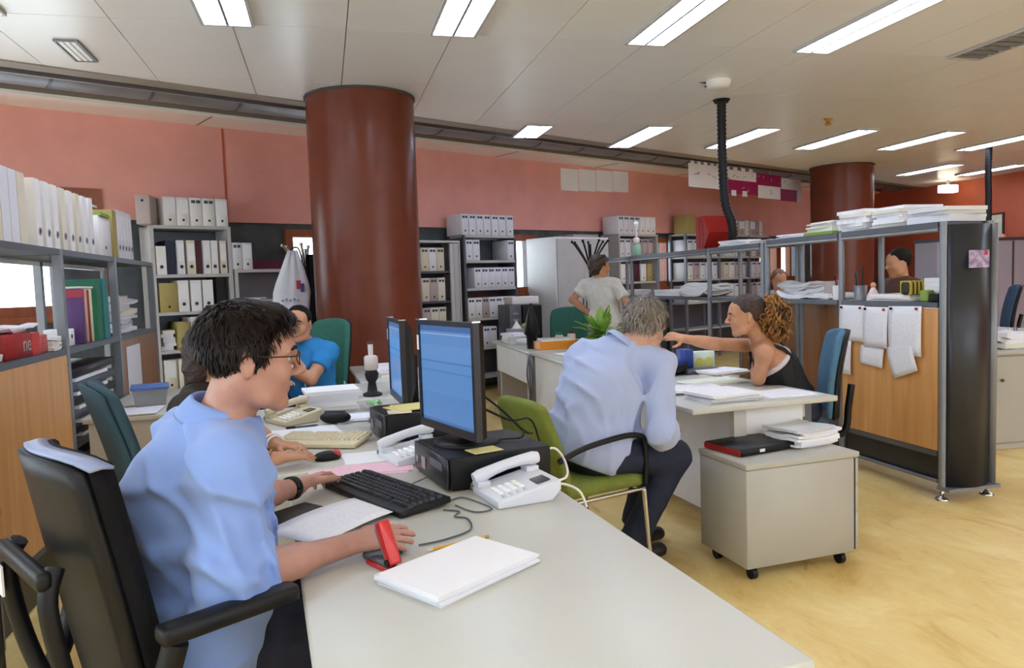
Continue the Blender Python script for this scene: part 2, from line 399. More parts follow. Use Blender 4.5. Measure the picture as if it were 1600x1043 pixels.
# ---- lamps
diff = mat('fluorescent_diffuser', '#d3e2ff', .5, emit=FIX_E)
def lamp(x, y0, y1, label, group='recessed ceiling lamps'):
    t = thing('ceiling_lamp', label, 'ceiling lamp', (x, y0, CEIL), 0, group); L = y1-y0; w = .30; z = -.022
    f = MB(); f.box(0, .018, 0, L, z, .0); f.box(w-.018, w, 0, L, z, 0); f.box(.018, w-.018, 0, .018, z, 0); f.box(.018, w-.018, L-.018, L, z, 0)
    f.build('lamp_frame', M['steel_l'], t)
    MB().box(w/2-.008, w/2+.008, .018, L-.018, -.02, -.001).build('centre_bar', M['alu'], t)
    MB().box(.018, w/2-.008, .018, L-.018, -.010, -.002).build('diffuser', diff, t)
    MB().box(w/2+.008, w-.018, .018, L-.018, -.010, -.002).build('diffuser', diff, t)
    n = int(L/.1); lv = MB()
    for k in range(1, n): lv.box(.018, w-.018, k*L/n-.002, k*L/n+.002, -.016, -.010)
    lv.build('louvre', M['white_strip'], t)
    return t
r1 = [(-.63, 'nearest row, above the man in blue at the front desk'), (.73, 'nearest row, just right of the big column'), (2.06, 'nearest row, second from the right'), (3.36, 'nearest row, farthest right above the partition')]
for x, d in r1: lamp(x, 3.6, 4.85, 'bright twin fluorescent ceiling lamp, '+d)
r2 = [(2.08, 7.46, 8.1, 'short one cut off by the duct edge'), (3.4, 7.4, 8.62, 'left of the black hanging tube'), (4.7, 7.4, 8.62, 'crossing behind the black hanging tube'), (5.95, 7.38, 8.6, 'in front of the far column'), (7.18, 7.38, 8.58, 'right of the far column'), (8.44, 7.38, 8.57, 'at the right picture edge of the middle row')]
for x, a, b, d in r2: lamp(x, a, b, 'fluorescent ceiling lamp in the middle row, '+d)
for x, d in ((9.5, 'left one'), (10.75, 'right one')): lamp(x, 9.72, 10.9, 'narrow-looking far fluorescent ceiling lamp by the red wall, '+d)
for r, y in enumerate((-1.2, -4.2)):
    for k, x in enumerate((-3.3, -1.95, -.63, .73, 2.06, 3.36, 4.7, 5.95, 7.18, 8.44, 9.7)): lamp(x, y, y+1.25, 'fluorescent ceiling lamp behind the photographer, %s row, %s from the left' % (ORD[r], ORD[k]))
for k, x in enumerate((5.95, 7.18, 8.44, 9.7)): lamp(x, 3.6, 4.85, 'fluorescent ceiling lamp outside the picture to the right, %s of four' % ORD[k])
for k, x in enumerate((-1.95, -3.3)): lamp(x, 3.6, 4.85, 'added fluorescent fill lamp outside the picture to the left, %s' % ('nearer one' if k == 0 else 'outer one'))  # unseen lamps added to brighten the left side of the room
# small slot diffuser at the upper left and the grey grille at the upper right
t = thing('air_vent', 'small white slotted air vent in the ceiling at the upper left', 'air vent', (-1.56, 5.29, CEIL-.003))
f = MB(); f.box(0, .14, 0, .015, -.012, 0); f.box(0, .14, .43, .445, -.012, 0); f.box(0, .012, .015, .43, -.012, 0); f.box(.128, .14, .015, .43, -.012, 0); f.build('vent_frame', M['steel'], t)
for k in range(3): MB().box(.02+.036*k, .046+.036*k, .02, .425, -.008, -.002).build('slat', M['white_strip'], t)
t = thing('air_grille', 'long grey air grille in the ceiling at the upper right', 'air vent', (4.70, 3.6, CEIL-.003))
f = MB(); f.box(0, .3, 0, .015, -.015, 0); f.box(0, .3, 1.235, 1.25, -.015, 0); f.box(0, .015, .015, 1.235, -.015, 0); f.box(.285, .3, .015, 1.235, -.015, 0); f.build('grille_frame', M['steel_l'], t)
for k in range(12): MB().box(.02, .28, .05+.1*k, .105+.1*k, -.012, -.004).build('slat', M['steel'], t)
t = thing('ceiling_tube', 'black corrugated cable tube hanging from the ceiling to the partition shelf', 'cable tube', (0, 0, 0))
def corr(a, pts, r, parent, nm='tube'):
    P = []; Rr = []
    pts = [Vector(p) for p in pts]
    def cat(i, u):
        p0, p1, p2, p3 = pts[max(i-1, 0)], pts[i], pts[i+1], pts[min(i+2, len(pts)-1)]
        return .5*((2*p1)+(-p0+p2)*u+(2*p0-5*p1+4*p2-p3)*u*u+(-p0+3*p1-3*p2+p3)*u**3)
    n = 0
    for i in range(len(pts)-1):
        st = max(2, int((pts[i+1]-pts[i]).length/.017))
        for k in range(st): P.append(cat(i, k/st)); Rr.append(r*(1 if n % 2 else .8)); n += 1
    return MB().tube(P, Rr, 10).build(nm, M['blackp'], parent)
corr(None, [(3.62, 6.30, CEIL-.0), (3.62, 6.3, 2.5), (3.63, 6.28, 2.05), (3.67, 6.24, 1.85), (3.66, 6.2, 1.72), (3.62, 6.16, 1.625)], .045, t)
MB().lathe([(.06, -.03), (.08, 0)], 16, (3.62, 6.3, CEIL-.001)).build('tube_collar', M['blackp'], t)
t = thing('ceiling_tube', 'short black spiral cable tube hanging near the red wall on the right', 'cable tube', (0, 0, 0))
corr(None, [(8.8, 8.35, CEIL), (8.79, 8.35, 2.6), (8.8, 8.35, 2.3), (8.78, 8.33, 1.9), (8.8, 8.3, 1.2), (8.8, 8.3, .75)], .045, t)
t = thing('smoke_detector', 'white ceiling detector beside a ragged dark hole in the ceiling', 'detector', (3.25, 5.70, CEIL))
MB().lathe([(.02, -.06), (.09, -.055), (.10, -.02), (.10, 0)], 20).build('housing', M['white'], t)
MB().prism([(-.14, .06), (-.05, .09), (-.02, .20), (.05, .12), (.17, .19), (.12, .08), (.06, .05), (-.04, .04)], -.004, -.001).build('broken_hole', M['hole'], t)
t = thing('sprinkler', 'small brass ceiling sprinkler between two lamp rows', 'sprinkler', (5.23, 6.94, CEIL))
MB().lathe([(.045, 0), (.045, -.012), (.02, -.016), (.02, -.05), (.035, -.055), (.03, -.07), (.0, -.07)], 14).build('sprinkler_head', mat('brass', '#b08a3c', .35, metal=.6), t)
t = thing('emergency_light', 'lit white emergency light below the ceiling near the red wall', 'lamp', (11.3, 11.6, CEIL-.17))
MB().rbox(-.16, .16, -.08, .08, -.06, .08, .02).build('light_body', mat('lit_lens', '#fff3d6', .4, emit=6), t)
MB().box(-.02, .02, -.02, .02, .08, .17).build('light_stem', M['steel'], t)
# ---- columns
def column(x, y, r, label):
    t = thing('column', label, 'column', (x, y, 0))
    n = 64
    MB().tube([(0, 0, 0), (0, 0, CEIL-.012)], r, n, cap=False).build('shaft', M['column'], t)
    MB().lathe([(r+.002, CEIL-.02), (r+.012, CEIL-.018), (r+.012, CEIL-.002), (r, CEIL-.002)], n).build('ceiling_ring', M['ceil_dark'], t)
    return t
column(.375, 6.62, .455, 'big round glossy terracotta column in the middle left of the room')
column(7.85, 10.1, .455, 'distant round terracotta column right of centre')
# ================================================================ BOXES, BINDERS, RACKS
_mc = {}
def cached(key, fn, m):
    if key not in _mc:
        me = fn().mesh(key[0]); me.materials.append(m); _mc[key] = me
    return _mc[key]
def archive_box(fr, u, v, z, label, w=.11, h=.26, d=.31, col='white', mark=2, group=None, hole='low', tilt=0, turn=0):
    """cardboard archive box: body, lid seam, printed marks and finger hole on the spine (front at v)"""
    nm = 'archive_box'
    body = cached((nm, w, h, d, col), lambda: MB().rbox(-w/2, w/2, 0, d, 0, h, .003, 1), M[col])
    o = link(nm, body, None, fr.p(u, v, z), fr.a+turn); o.rotation_euler = (0, tilt, fr.a+turn)
    tag(o, label, 'archive box', group)
    if mark:
        def mk():
            b = MB(); g = .008; ww = (w-.03-g)/2
            for k in range(2): b.box(-w/2+.015+k*(ww+g), -w/2+.015+k*(ww+g)+ww, -.0012, .001, h-.05, h-.022)
            return b
        if mark == 2: link('printed_mark', cached(('printed_mark', w, h), mk, M['label']), o)
        else: link('spine_label', cached(('spine_label', w, h), lambda: MB().box(-w/2+.012, w/2-.012, -.0012, .001, h*.42, h-.02), M['paper']), o)
    hz = .05 if hole == 'low' else h-.05
    link('finger_hole', cached(('finger_hole', hz), lambda: MB().tube([(0, -.0015, hz), (0, .001, hz)], .0115, 12), M['hole']), o)
    return o
def binder(fr, u, v, z, label, w=.075, h=.315, d=.285, col='white_b', spine='paper', group=None, ring=True, tilt=0, turn=0):
    """lever arch file: wrap cover, paper block, spine label, finger ring"""
    nm = 'lever_arch_file'; t = .004
    cov = cached((nm, w, h, d, col), lambda: MB().box(-w/2, w/2, 0, t, 0, h).box(-w/2, -w/2+t, t, d, 0, h).box(w/2-t, w/2, t, d, 0, h), M[col])
    o = link(nm, cov, None, fr.p(u, v, z), fr.a+turn); o.rotation_euler = (0, tilt, fr.a+turn); tag(o, label, 'binder', group)
    link('paper_block', cached(('paper_block', w, h, d), lambda: MB().box(-w/2+t+.001, w/2-t-.001, .03, d-.012, .01, h-.02), M['paper_e']), o)
    if spine: link('spine_label', cached(('spine_label', w, h, spine), lambda: MB().box(-w/2+.008, w/2-.008, -.001, .001, h*.38, h-.03), M[spine]), o)
    if ring:
        link('finger_ring', cached(('finger_ring',), lambda: MB().tube([(.016*math.cos(a*PI/8), -.001, .07+.016*math.sin(a*PI/8)) for a in range(16)], .0035, 6, closed=True), M['alu']), o)
        link('finger_hole', cached(('finger_hole', 'b'), lambda: MB().tube([(0, -.0012, .07), (0, .001, .07)], .0145, 12), M['hole']), o)
    return o
def paper_stack(c, w, d, n, th, label, cat='papers', rz=0, jit=.25, cols=('paper', 'paper_w', 'paper', 'printed'), name='paper_stack', group=None, bend=.0, seed=0, first=None, off=.02):
    R = random.Random(seed*77+int(c[0]*100)+int(c[1]*37)); t = thing(name, label, cat, c, rz, group); z = 0
    for k in range(n):
        h = th*R.uniform(.6, 1.5); a = R.uniform(-jit, jit); ww = w*R.uniform(.92, 1); dd = d*R.uniform(.92, 1)
        ox, oy = R.uniform(-off, off), R.uniform(-off, off); nx = 6; P = []
        ca, sa = math.cos(a), math.sin(a)
        for i in range(nx+1):
            row = []
            for j in range(5):
                x = (i/nx-.5)*ww; y = (j/4-.5)*dd; zz = z+h/2+bend*R.uniform(0, 1)*((abs(i/nx-.5)*2)**3)
                row.append((ox+x*ca-y*sa, oy+x*sa+y*ca, zz))
            P.append(row)
        m = M[first if (first and k == n-1) else cols[R.randrange(len(cols))]]
        MB().grid(P, h*.98, smooth=False).build('paper_bundle', m, t); z += h
    return t
def rack(fr, name, label, posts, v0, depth, zt, shelves, m_post, m_shelf, back=None, cat='shelving', pw=.035, z0=0.0, sides=False):
    t = thing(name, label, cat, fr.p(posts[0], v0), fr.a); u0 = posts[0]
    for u in posts:
        for v in (0, depth-pw): MB().box(u-u0-pw/2, u-u0+pw/2, v, v+pw, z0, zt-.001).build('upright', m_post, t)
    if sides:
        for u in (posts[0], posts[-1]): MB().box(u-u0-.008, u-u0+.008, pw, depth-pw, z0+.02, zt-.03).build('side_panel', m_post, t)
    for i in range(len(posts)-1):
        a, b = posts[i]-u0+pw/2, posts[i+1]-u0-pw/2
        for z in shelves: MB().box(a, b, 0.002, depth-.002, z-.03, z).build('shelf', m_shelf, t)
        if back: MB().box(a, b, depth-.012, depth-.004, .05, zt-.035).build('back_panel', back, t)
    return t
# ---- A: tall grey rack at the back left (behind the left racks)
A = Frame(*BW.p(0, -.36)[:2], WA)
rack(A, 'binder_rack', 'tall pale grey rack full of binders by the back wall, left of the coat stand', [1.03, 1.73], 0, .34, 1.985, [.46, .83, 1.185, 1.533, 1.985], M['steel_l'], M['steel_l'], M['steel_d'], sides=True)
archive_box(A, .955, -.06, 1.986, 'grey-pink archive box turned sideways with its hole at the top, above tall rack', col='lilac', mark=0, hole='high', turn=-.5, w=.12, d=.3)
for k, (u, mk) in enumerate(((1.20, 3), (1.318, 3), (1.437, 2), (1.553, 2), (1.675, 3))):
    archive_box(A, u, .0, 1.986, 'grey-white archive box on top of the tall left rack, %s from the left' % ORD[k], w=.112, col='lilac' if k == 9 else 'white', mark=mk, group='boxes on top of the tall left rack')
g = 'files on the upper shelf of the tall left rack'
binder(A, 1.10, .0, 1.534, 'white lever arch file, leftmost on the upper shelf of the tall left rack', w=.085, h=.26, col='white', spine=None, group=g)
binder(A, 1.19, .03, 1.534, 'navy filler for the dark gap, second on the upper shelf of the tall left rack', col='navy', spine=None, ring=False, group=g)  # navy shape paints the dark gap between the pale files
binder(A, 1.275, .0, 1.534, 'bluish white lever arch file next to the navy one', col='white_b', w=.06, group=g)
binder(A, 1.365, .0, 1.534, 'pinkish white lever arch file left of the maroon one', col='beige', w=.075, group=g)
binder(A, 1.44, .03, 1.534, 'maroon file standing between pale lever arch files', col='maroon', spine=None, ring=False, w=.055, group=g)
for k, u in enumerate((1.512, 1.582, 1.665)):
    binder(A, u, .0, 1.534, 'pale lever arch file right of the maroon one, %s of three' % ORD[k], w=.062, col='beige' if k == 2 else 'white', group=g)
archive_box(A, 1.145, .0, 1.186, 'olive cardboard box on the middle shelf of the tall left rack', w=.16, h=.27, col='olive', mark=0)
for k, u in enumerate((1.275, 1.39, 1.50)):
    binder(A, u, .0, 1.186, 'white lever arch file beside the olive box, %s of three' % ORD[k], w=.095, h=.29, col='white', group='files beside the olive box')
binder(A, 1.63, .03, 1.186, 'black file at the right end of the middle shelf, tall left rack', w=.08, col='hole', spine=None, ring=False)
paper_stack(A.p(1.125, .15, .831), .11, .2, 5, .035, 'bundle of white papers on the low shelf of the tall left rack', rz=A.a, jit=.05)
archive_box(A, 1.26, 0, .831, 'olive archive box on the low shelf of the tall left rack', col='olive', mark=0, w=.10)
for k, u in enumerate((1.37, 1.475, 1.58)): binder(A, u, 0, .831, 'white labelled lever arch file low in the tall left rack, %s of three' % ORD[k], w=.085, h=.3, col='white', group='files low in the tall left rack')
for k, u in enumerate((1.12, 1.25)): archive_box(A, u, 0, .461, 'cream archive box near the floor in the tall left rack, %s' % ('left one' if k == 0 else 'right one'), col='ivory', mark=3, h=.28, group='boxes near the floor')
# ---- B: lower rack right of it
rack(A, 'low_rack', 'lower pale grey rack with mostly empty shelves behind the man in the blue t-shirt', [1.78, 2.45], 0, .34, 1.57, [.5, .9, 1.268, 1.57], M['steel_l'], M['steel_l'], M['steel'], sides=True)
archive_box(A, 1.80, 0, 1.571, 'white archive box with dark print on the low rack, left of two', w=.095, mark=2, col='white_b', group='two boxes on the low rack')
archive_box(A, 1.90, 0, 1.571, 'white archive box with white label on the low rack, right of two', w=.095, mark=3, col='white_b', group='two boxes on the low rack')
paper_stack(A.p(1.95, .15, 1.269), .2, .28, 2, .012, 'thin white papers on the middle shelf of the low rack', rz=A.a)
t = tag(MB().box(0, .42, 0, .14, 0, .09).build('magenta_box', mat('magenta_card', '#5a1836', .5, var=.1), loc=A.p(1.98, .16, 1.571), rz=A.a), 'long dark magenta box lying on top of the low rack', 'box')
# ---- C: cabinet right of the big column
t = thing('roller_cabinet', 'grey cabinet with half open sliding door and three box rows, right of the big column', 'cabinet', A.p(3.7, 0), A.a)
W = .80
MB().box(0, .02, 0, .36, 0, 1.85).build('side_panel', M['steel_l'], t); MB().box(W-.02, W, 0, .36, 0, 1.85).build('side_panel', M['steel_l'], t)
MB().box(.02, W-.02, .345, .36, 0, 1.83).build('back_panel', M['steel_d'], t); MB().box(.0, W, 0, .36, 1.851, 1.875).build('cabinet_top', M['steel_hi'], t)
for z in (.12, .47, .81, 1.16, 1.516): MB().box(.02, W-.02, .03, .345, z-.025, z).build('shelf', M['steel_d'], t)
MB().box(.655, .70, .004, .028, .05, 1.84).build('sliding_door', M['steel_hi'], t); MB().box(.705, .775, .004, .028, .05, 1.84).build('sliding_door', M['steel_l'], t)
for r, z in enumerate((1.516, 1.16, .81)):
    for k in range(5):
        archive_box(A, 3.79+.112*k, .04, z+.001, 'cream archive box in the sliding door cabinet, %s row, %s from the left' % (['upper', 'middle', 'lower'][r], ORD[k]), h=.275, w=.105, d=.29, col=['ivory', 'beige', 'ivory', 'beige', 'lilac'][(k+r) % 5] if r else ['white', 'ivory', 'beige', 'white', 'beige'][k], group='boxes in the sliding door cabinet')
# ---- D: tall rack with white boxes
rack(A, 'box_rack', 'tall dark-framed rack of white archive boxes right of the big column', [4.55, 5.36], -.03, .35, 1.945, [.2, .56, .925, 1.295, 1.635, 1.945], M['steel_d'], M['steel_l'], M['steel_d'], pw=.03, sides=True)
nmD = ['top', 'first shelf', 'second shelf', 'third shelf', 'bottom shelf']
D_rows = [(1.946, [4.57, 4.685, 4.80, 4.915, 5.04, 5.155, 5.285], 'white_b'), (1.636, [4.62, 4.73, 5.31], 'white_b'), (1.296, [4.74, 4.85, 4.955, 5.06, 5.17, 5.28], 'white_b'), (.926, [4.625, 4.735, 4.845, 4.955, 5.06, 5.17, 5.285], 'white'), (.561, [4.625, 4.735, 4.845, 4.955], 'white')]
for r, (z, us, c) in enumerate(D_rows):
    for k, u in enumerate(us):
        last = r == 1 and k == 2
        archive_box(A, u if not last else 5.285, -.028, z, ('white archive box standing alone on the first shelf of the dark box rack' if last else 'white archive box, %s of the dark box rack, %s from the left' % (nmD[r], ORD[k])),
                    w=.105, h=.25, d=.315, col=['white_b', 'white', 'white_b', 'white', 'lilac'][(k*3+r) % 5] if r >= 3 else c, group='white boxes of the dark box rack')
# grey box left on top (side seen)
# ---- E: white cabinet
t = thing('office_cabinet', 'tall plain white steel cabinet with grey double doors behind the standing woman', 'cabinet', A.p(5.86, -.24), A.a)
MB().box(0, .02, 0, .56, .05, 1.9).build('side_panel', M['white'], t); MB().box(1.0, 1.02, 0, .56, .05, 1.9).build('side_panel', M['white'], t)
MB().box(.02, 1.0, .54, .56, .05, 1.9).build('back_panel', M['white'], t); MB().box(0, 1.02, 0, .56, 1.9, 1.925).build('cabinet_top', M['white'], t); MB().box(.02, 1.0, .0, .54, .02, .07).build('plinth', M['steel_d'], t)
for k in range(2):
    d = MB().box(.022+.49*k, .508+.489*k, -.018, 0, .08, 1.895).build('door', M['steel_l'], t)
    MB().box(.47+.06*k, .485+.06*k, -.03, -.018, .95, 1.1).build('door_handle', M['steel_d'], d)
tag(MB().rbox(0, .5, 0, .3, 0, .06, .006).build('flat_box', M['lilac'], loc=A.p(6.5, .05, 1.926), rz=A.a), 'flat grey cardboard box lying on the white cabinet', 'box')
# ---- F: rack behind the coat stand
rack(A, 'box_rack', 'grey rack with box row on top, right of the white cabinet', [7.36, 8.22], -.03, .35, 2.0, [.5, .9, 1.3, 1.66, 2.0], M['steel_l'], M['steel_l'], M['steel_d'], pw=.03, sides=True)
for k in range(7): archive_box(A, 7.40+.122*k, -.03, 2.001, 'white archive box above the rack beside the white cabinet, %s from the left' % ORD[k], w=.113, mark=2 if k < 4 else 3, col='white_b' if k < 4 else 'white', group='boxes above the rack by the white cabinet')
for k in range(6): archive_box(A, 7.44+.13*k, -.01, 1.661, 'archive box in the upper row of the rack beside white cabinet, %s from left' % ORD[k], w=.115, col=['white_b', 'white_b', 'lilac', 'lilac', 'lilac', 'lilac'][k], h=.27, group='boxes below the top board')
for k in range(5): archive_box(A, 7.45+.15*k, -.02, 1.301, 'archive box on the eye level shelf beside the white cabinet, %s from left' % ORD[k], w=.115, col=['white', 'lilac', 'maroon', 'white', 'olive'][k], mark=0, group='boxes on the eye level shelf')
# ---- H: far racks
rack(A, 'far_rack', 'far grey rack of white files seen through the partition, behind the red folder', [8.95, 9.85, 10.75, 11.40], -.03, .35, 2.03, [.5, .93, 1.30, 1.665, 2.03], M['steel'], M['steel_l'], M['steel_d'], pw=.04)
tag(MB().rbox(0, .28, 0, .25, 0, .3, .006).build('beige_box', M['olive'], loc=A.p(8.98, -.02, 2.031), rz=A.a), 'tan cardboard box on the far rack left of the red folder', 'box')
for k, (u, c, w_) in enumerate(((10.12, 'white', .14), (10.3, 'white_b', .19), (10.52, 'lilac', .2), (10.70, 'white', .11), (10.86, 'lilac', .2), (11.02, 'lilac', .1), (11.14, 'white', .12))):
    archive_box(A, u, -.03, 2.031, 'archive box on the far rack right of the black tube, %s from left' % ORD[k], w=w_*.85, h=.25, col=c, mark=3 if w_ > .15 else 0, group='boxes on top of the far rack')
for r, z in enumerate((1.666, 1.301, .931)):
    for k in range(14):
        u = 9.06+.168*k
        if abs(u-9.85) < .08 or abs(u-10.75) < .08: continue
        archive_box(A, u, -.02, z, 'pale archive box in the far rack, %s shelf, %s slot from the left' % (['upper', 'middle', 'lower'][r], ORD[k]), w=.13, h=.27, d=.3, col=['white_b', 'white', 'white_b', 'lilac', 'white', 'white_b', 'beige'][(k*2+r) % 7], group='boxes in the far rack')
# ---- L: left racks (front faces the desks, +X)
Lf = Frame(-1.27, 3.2, 90)
t = rack(Lf, 'steel_shelving', 'dark grey steel shelving along the left with a long row of files on top', [-.95, 0, 1.0, 2.0, 3.05], 0, .37, 1.60, [1.60], M['steel'], M['steel_d'], pw=.04)
for i, (a, b) in enumerate(((-.95, 0), (0, 1), (1, 2), (2, 3.05))):
    a += .95; b += .95
    MB().box(a+.02, b-.02, .002, .368, 1.07, 1.10).build('shelf', M['steel_d'], t)
    MB().box(a+.02, b-.02, .002, .368, .22, .25).build('shelf', M['steel_d'], t)
    MB().box(a+.02, b-.02, .33, .345, 1.545, 1.568).build('rear_rail', M['white_strip'], t)  # white colour stands for the light caught on the rear rail
    if i in (0, 1, 3): MB().box(a+.02, b-.02, .004, .02, .25, 1.07).build('wood_panel', M['wood'] if i < 2 else M['wood_b'], t)
    MB().box(a+.02, b-.02, .02, .05, .02, .20).build('kick_panel', M['dark_panel'], t)
MB().box(2.66, 2.70, .33, .37, .25, 1.569).build('upright', M['steel'], t)
MB().box(1.97, 2.93, .35, .366, .25, 1.07).build('back_panel', M['steel_d'], t)
MB().box(3.02, 3.94, .35, .366, 1.10, 1.545).build('back_panel', M['steel_d'], t)
for k in range(9):
    y = -.62+.092*k
    binder(Lf, y+.45, .01, 1.601, 'plain ivory file on top of the left shelving, %s from the left picture edge' % ORD[k], w=.086, h=.315, col=['ivory', 'ivory', 'ivory', 'beige', 'ivory', 'beige', 'white_b', 'white_b', 'beige'][k], spine=None, ring=False, group='plain files on the left shelving')
for k in range(8):
    binder(Lf, .74+.118*k+.02, .01, 1.601, 'white ring file on the left shelving, %s after the plain ivory ones' % ORD[k], w=.072, h=.315, col='white' if k not in (3, 5) else 'ivory', spine=None, turn=.02, group='ring files on the left shelving')
    if k < 7: pass
archive_box(Lf, 1.85, .01, 1.601, 'large white archive box with slanted label on the left shelving', w=.26, h=.235, d=.33, mark=0, col='white')
paper_stack(Lf.p(1.86, .16, 1.837), .22, .3, 2, .012, 'lime green folder lying on the large white archive box', rz=Lf.a, cols=('lime',), name='lime_folder', jit=.05)
paper_stack(Lf.p(1.84, .2, 1.866), .2, .24, 3, .016, 'white box of papers on the lime green folder', rz=Lf.a, cols=('white',), jit=.04)
binder(Lf, 2.08, .01, 1.601, 'olive yellow file right of the large white archive box', w=.09, h=.30, col='olive', spine=None, ring=False)
for k in range(5): binder(Lf, 2.18+.078*k, .01, 1.601, 'white file at the far end of the left shelving, %s of five' % ORD[k], w=.066, h=.31, col='white_b', spine='paper', tilt=-.05, group='files at the far end of left shelving')
# red box with lettering, papers, books
t = thing('red_box', 'red cardboard box with pale letters on the left shelf above the wood panel', 'box', Lf.p(.31, .03, 1.101), Lf.a)
MB().rbox(0, .30, 0, .24, 0, .105, .004, 1).build('box_body', M['red_card'], t)
MB().box(.30, .40, .0, .22, 0, .10).build('box_flap', mat('bright_red', '#c8362f', .5), t)
tc = bpy.data.curves.new('lettering', 'FONT'); tc.body = 'ne'; tc.size = .10; tc.extrude = .0005; tc.align_x = 'RIGHT'
to = bpy.data.objects.new('lettering_tmp', tc); COL.objects.link(to)
dg = bpy.context.evaluated_depsgraph_get(); me = bpy.data.meshes.new_from_object(to.evaluated_get(dg)); bpy.data.objects.remove(to)
me.materials.append(M['lilac']); lo = link('lettering', me, t, (.29, -.002, .025)); lo.rotation_euler = (PI/2, 0, 0)
tag(MB().rbox(0, .09, 0, .2, 0, .085, .004, 1).build('pink_box', mat('pale_red_box', '#c9706c', .5, col2='#a32c30', vscale=14), loc=Lf.p(.72, .03, 1.101), rz=Lf.a), 'small pale red packet between the red box and the folded papers', 'packet')
paper_stack(Lf.p(.89, .12, 1.101), .16, .2, 5, .012, 'folded white papers beside the red box on the left shelf', rz=Lf.a, bend=.012)
paper_stack(Lf.p(.62, .17, 1.207), .34, .2, 3, .006, 'loose white sheets lying across the red box', rz=Lf.a, bend=.02, jit=.15)
paper_stack(Lf.p(.2, .2, 1.101), .25, .28, 6, .02, 'pile of dark and white papers at the left picture edge shelf', rz=Lf.a, cols=('navy', 'paper', 'paper_w'), bend=.02)
archive_box(Lf, 1.20, .04, 1.101, 'small white box left of the purple folder', w=.09, h=.09, d=.12, mark=0)
fb = [('purple_folder', 'purple folder with red top band standing on the left shelf', .055, .30, '#5d3d74'), ('peach_folder', 'peach coloured folder beside the purple one', .03, .30, '#d8a183'), ('maroon_folder', 'thin maroon folder between the peach and pale folders', .025, .295, '#7d2f38'), ('pale_folder', 'pale yellow folder left of the green file', .03, .30, '#d6cfa6')]
u = 1.33
for nm, lb, w_, h_, c in fb:
    dd = .11 if nm == 'purple_folder' else .13
    o = tag(MB().rbox(0, w_, 0, dd, 0, h_, .003, 1).build(nm, mat(nm, c, .55), loc=Lf.p(u, .02, 1.101), rz=Lf.a), lb, 'folder')
    if nm == 'purple_folder': MB().box(-.0015, w_+.001, -.0015, dd+.001, h_*.84, h_-.004).build('top_band', mat('red_band', '#a8384a', .5), o)
    u += w_+.018
binder(Lf, 1.66, .02, 1.101, 'dark green lever arch file on the left shelf', w=.09, h=.35, d=.2, col='green_card', spine=None, ring=False)
binder(Lf, 1.80, .02, 1.101, 'teal green lever arch file right of the dark green one', w=.11, h=.36, d=.25, col='teal_card', spine=None, ring=False)
tag(MB().rbox(0, .26, 0, .12, 0, .012, .003, 1).build('white_tablet', M['white'], loc=Lf.p(1.34, .03, 1.403), rz=Lf.a), 'flat white case lying on the upright folders', 'case')
paper_stack(Lf.p(2.45, .18, 1.101), .5, .22, 9, .028, 'slumped pile of crumpled white papers on the far left shelf', rz=Lf.a, bend=.03, jit=.2, cols=('paper', 'paper_w', 'white_b'))
for k in range(6): tag(MB().rbox(0, .85, 0, .3, 0, .045, .006, 1).build('document_tray', M['dark_panel'] if k % 2 else M['steel_d'], loc=Lf.p(1.08, .03, .60+.075*k-.04), rz=Lf.a), 'black document tray in the stack below the left shelf, %s from the bottom' % ORD[k], 'document tray', 'black document trays')
tag(MB().box(0, .85, 0, .28, 0, .26).build('tray_base', M['dark_panel'], loc=Lf.p(1.08, .03, .26), rz=Lf.a), 'dark low cupboard under the black document trays', 'cupboard')
for k in range(5): paper_stack(Lf.p(1.5, .17, .606+.075*k), .5+.03*k, .26, 1, .018, 'white papers inside the black document tray, %s tray from the bottom' % ORD[k], rz=Lf.a, jit=.03)
tag(MB().box(0, .36, -.003, 0, 0, .50).build('notice_sheet', M['printed'], loc=Lf.p(2.12, .002, .52), rz=Lf.a), 'white notice sheet taped on the brown wood panel at the left', 'notice')
# ---- R: partition shelving on the right, runs away from the camera
Rf = Frame(3.43, 8.07, -90)             # u = 8.07 - y
ry = lambda y: 8.07-y
def part_rack(name, label, ysn, woods, zt=1.62):
    us = sorted(ry(y) for y in ysn); t = thing(name, label, 'partition', Rf.p(us[0], 0), Rf.a); u0 = us[0]; pw = .04
    for u in us:
        for v in (0, .32): MB().tube([(u-u0, v+.02, .06), (u-u0, v+.02, zt)], .021, 12).build('upright', M['steel'], t)
        for v in (.02, .34):
            MB().lathe([(.04, 0), (.04, .006), (.03, .015), (.012, .02), (.012, .06)], 16, (u-u0, v, 0)).build('levelling_foot', M['chrome'], t)
    for i in range(len(us)-1):
        a, b = us[i]-u0+.021, us[i+1]-u0-.021
        MB().box(a, b, .0, .36, zt-.035, zt).build('top_board', M['steel_d'], t)
        MB().tube([(a, .012, zt-.045), (b, .012, zt-.045)], .014, 8).build('top_rail', M['alu'], t)
        MB().box(a, b, .0, .36, 1.125, 1.155).build('middle_board', M['steel_d'], t)
        MB().box(a, b, .0, .36, .255, .285).build('bottom_board', M['steel_d'], t)
        MB().box(a, b, .03, .05, .10, .25).build('kick_panel', M['dark_panel'], t)
        MB().tube([(a, .012, .105), (b, .012, .105)], .012, 8).build('foot_rail', M['steel'], t)
        w_ = woods[i]
        if w_ == 'f': MB().box(a+.002, b-.002, .006, .024, .287, 1.12).build('wood_panel', M['wood'], t)
        elif w_ == 'b': MB().box(a+.002, b-.002, .33, .348, .287, 1.12).build('wood_panel', M['wood_b'], t)
    return t, u0
pR, u0R = part_rack('shelf_partition', 'long steel shelf partition with wood panel, dark curved end and paper piles', [3.57, 4.44, 5.33], ['b', 'f'])
uE = ry(3.57)-u0R
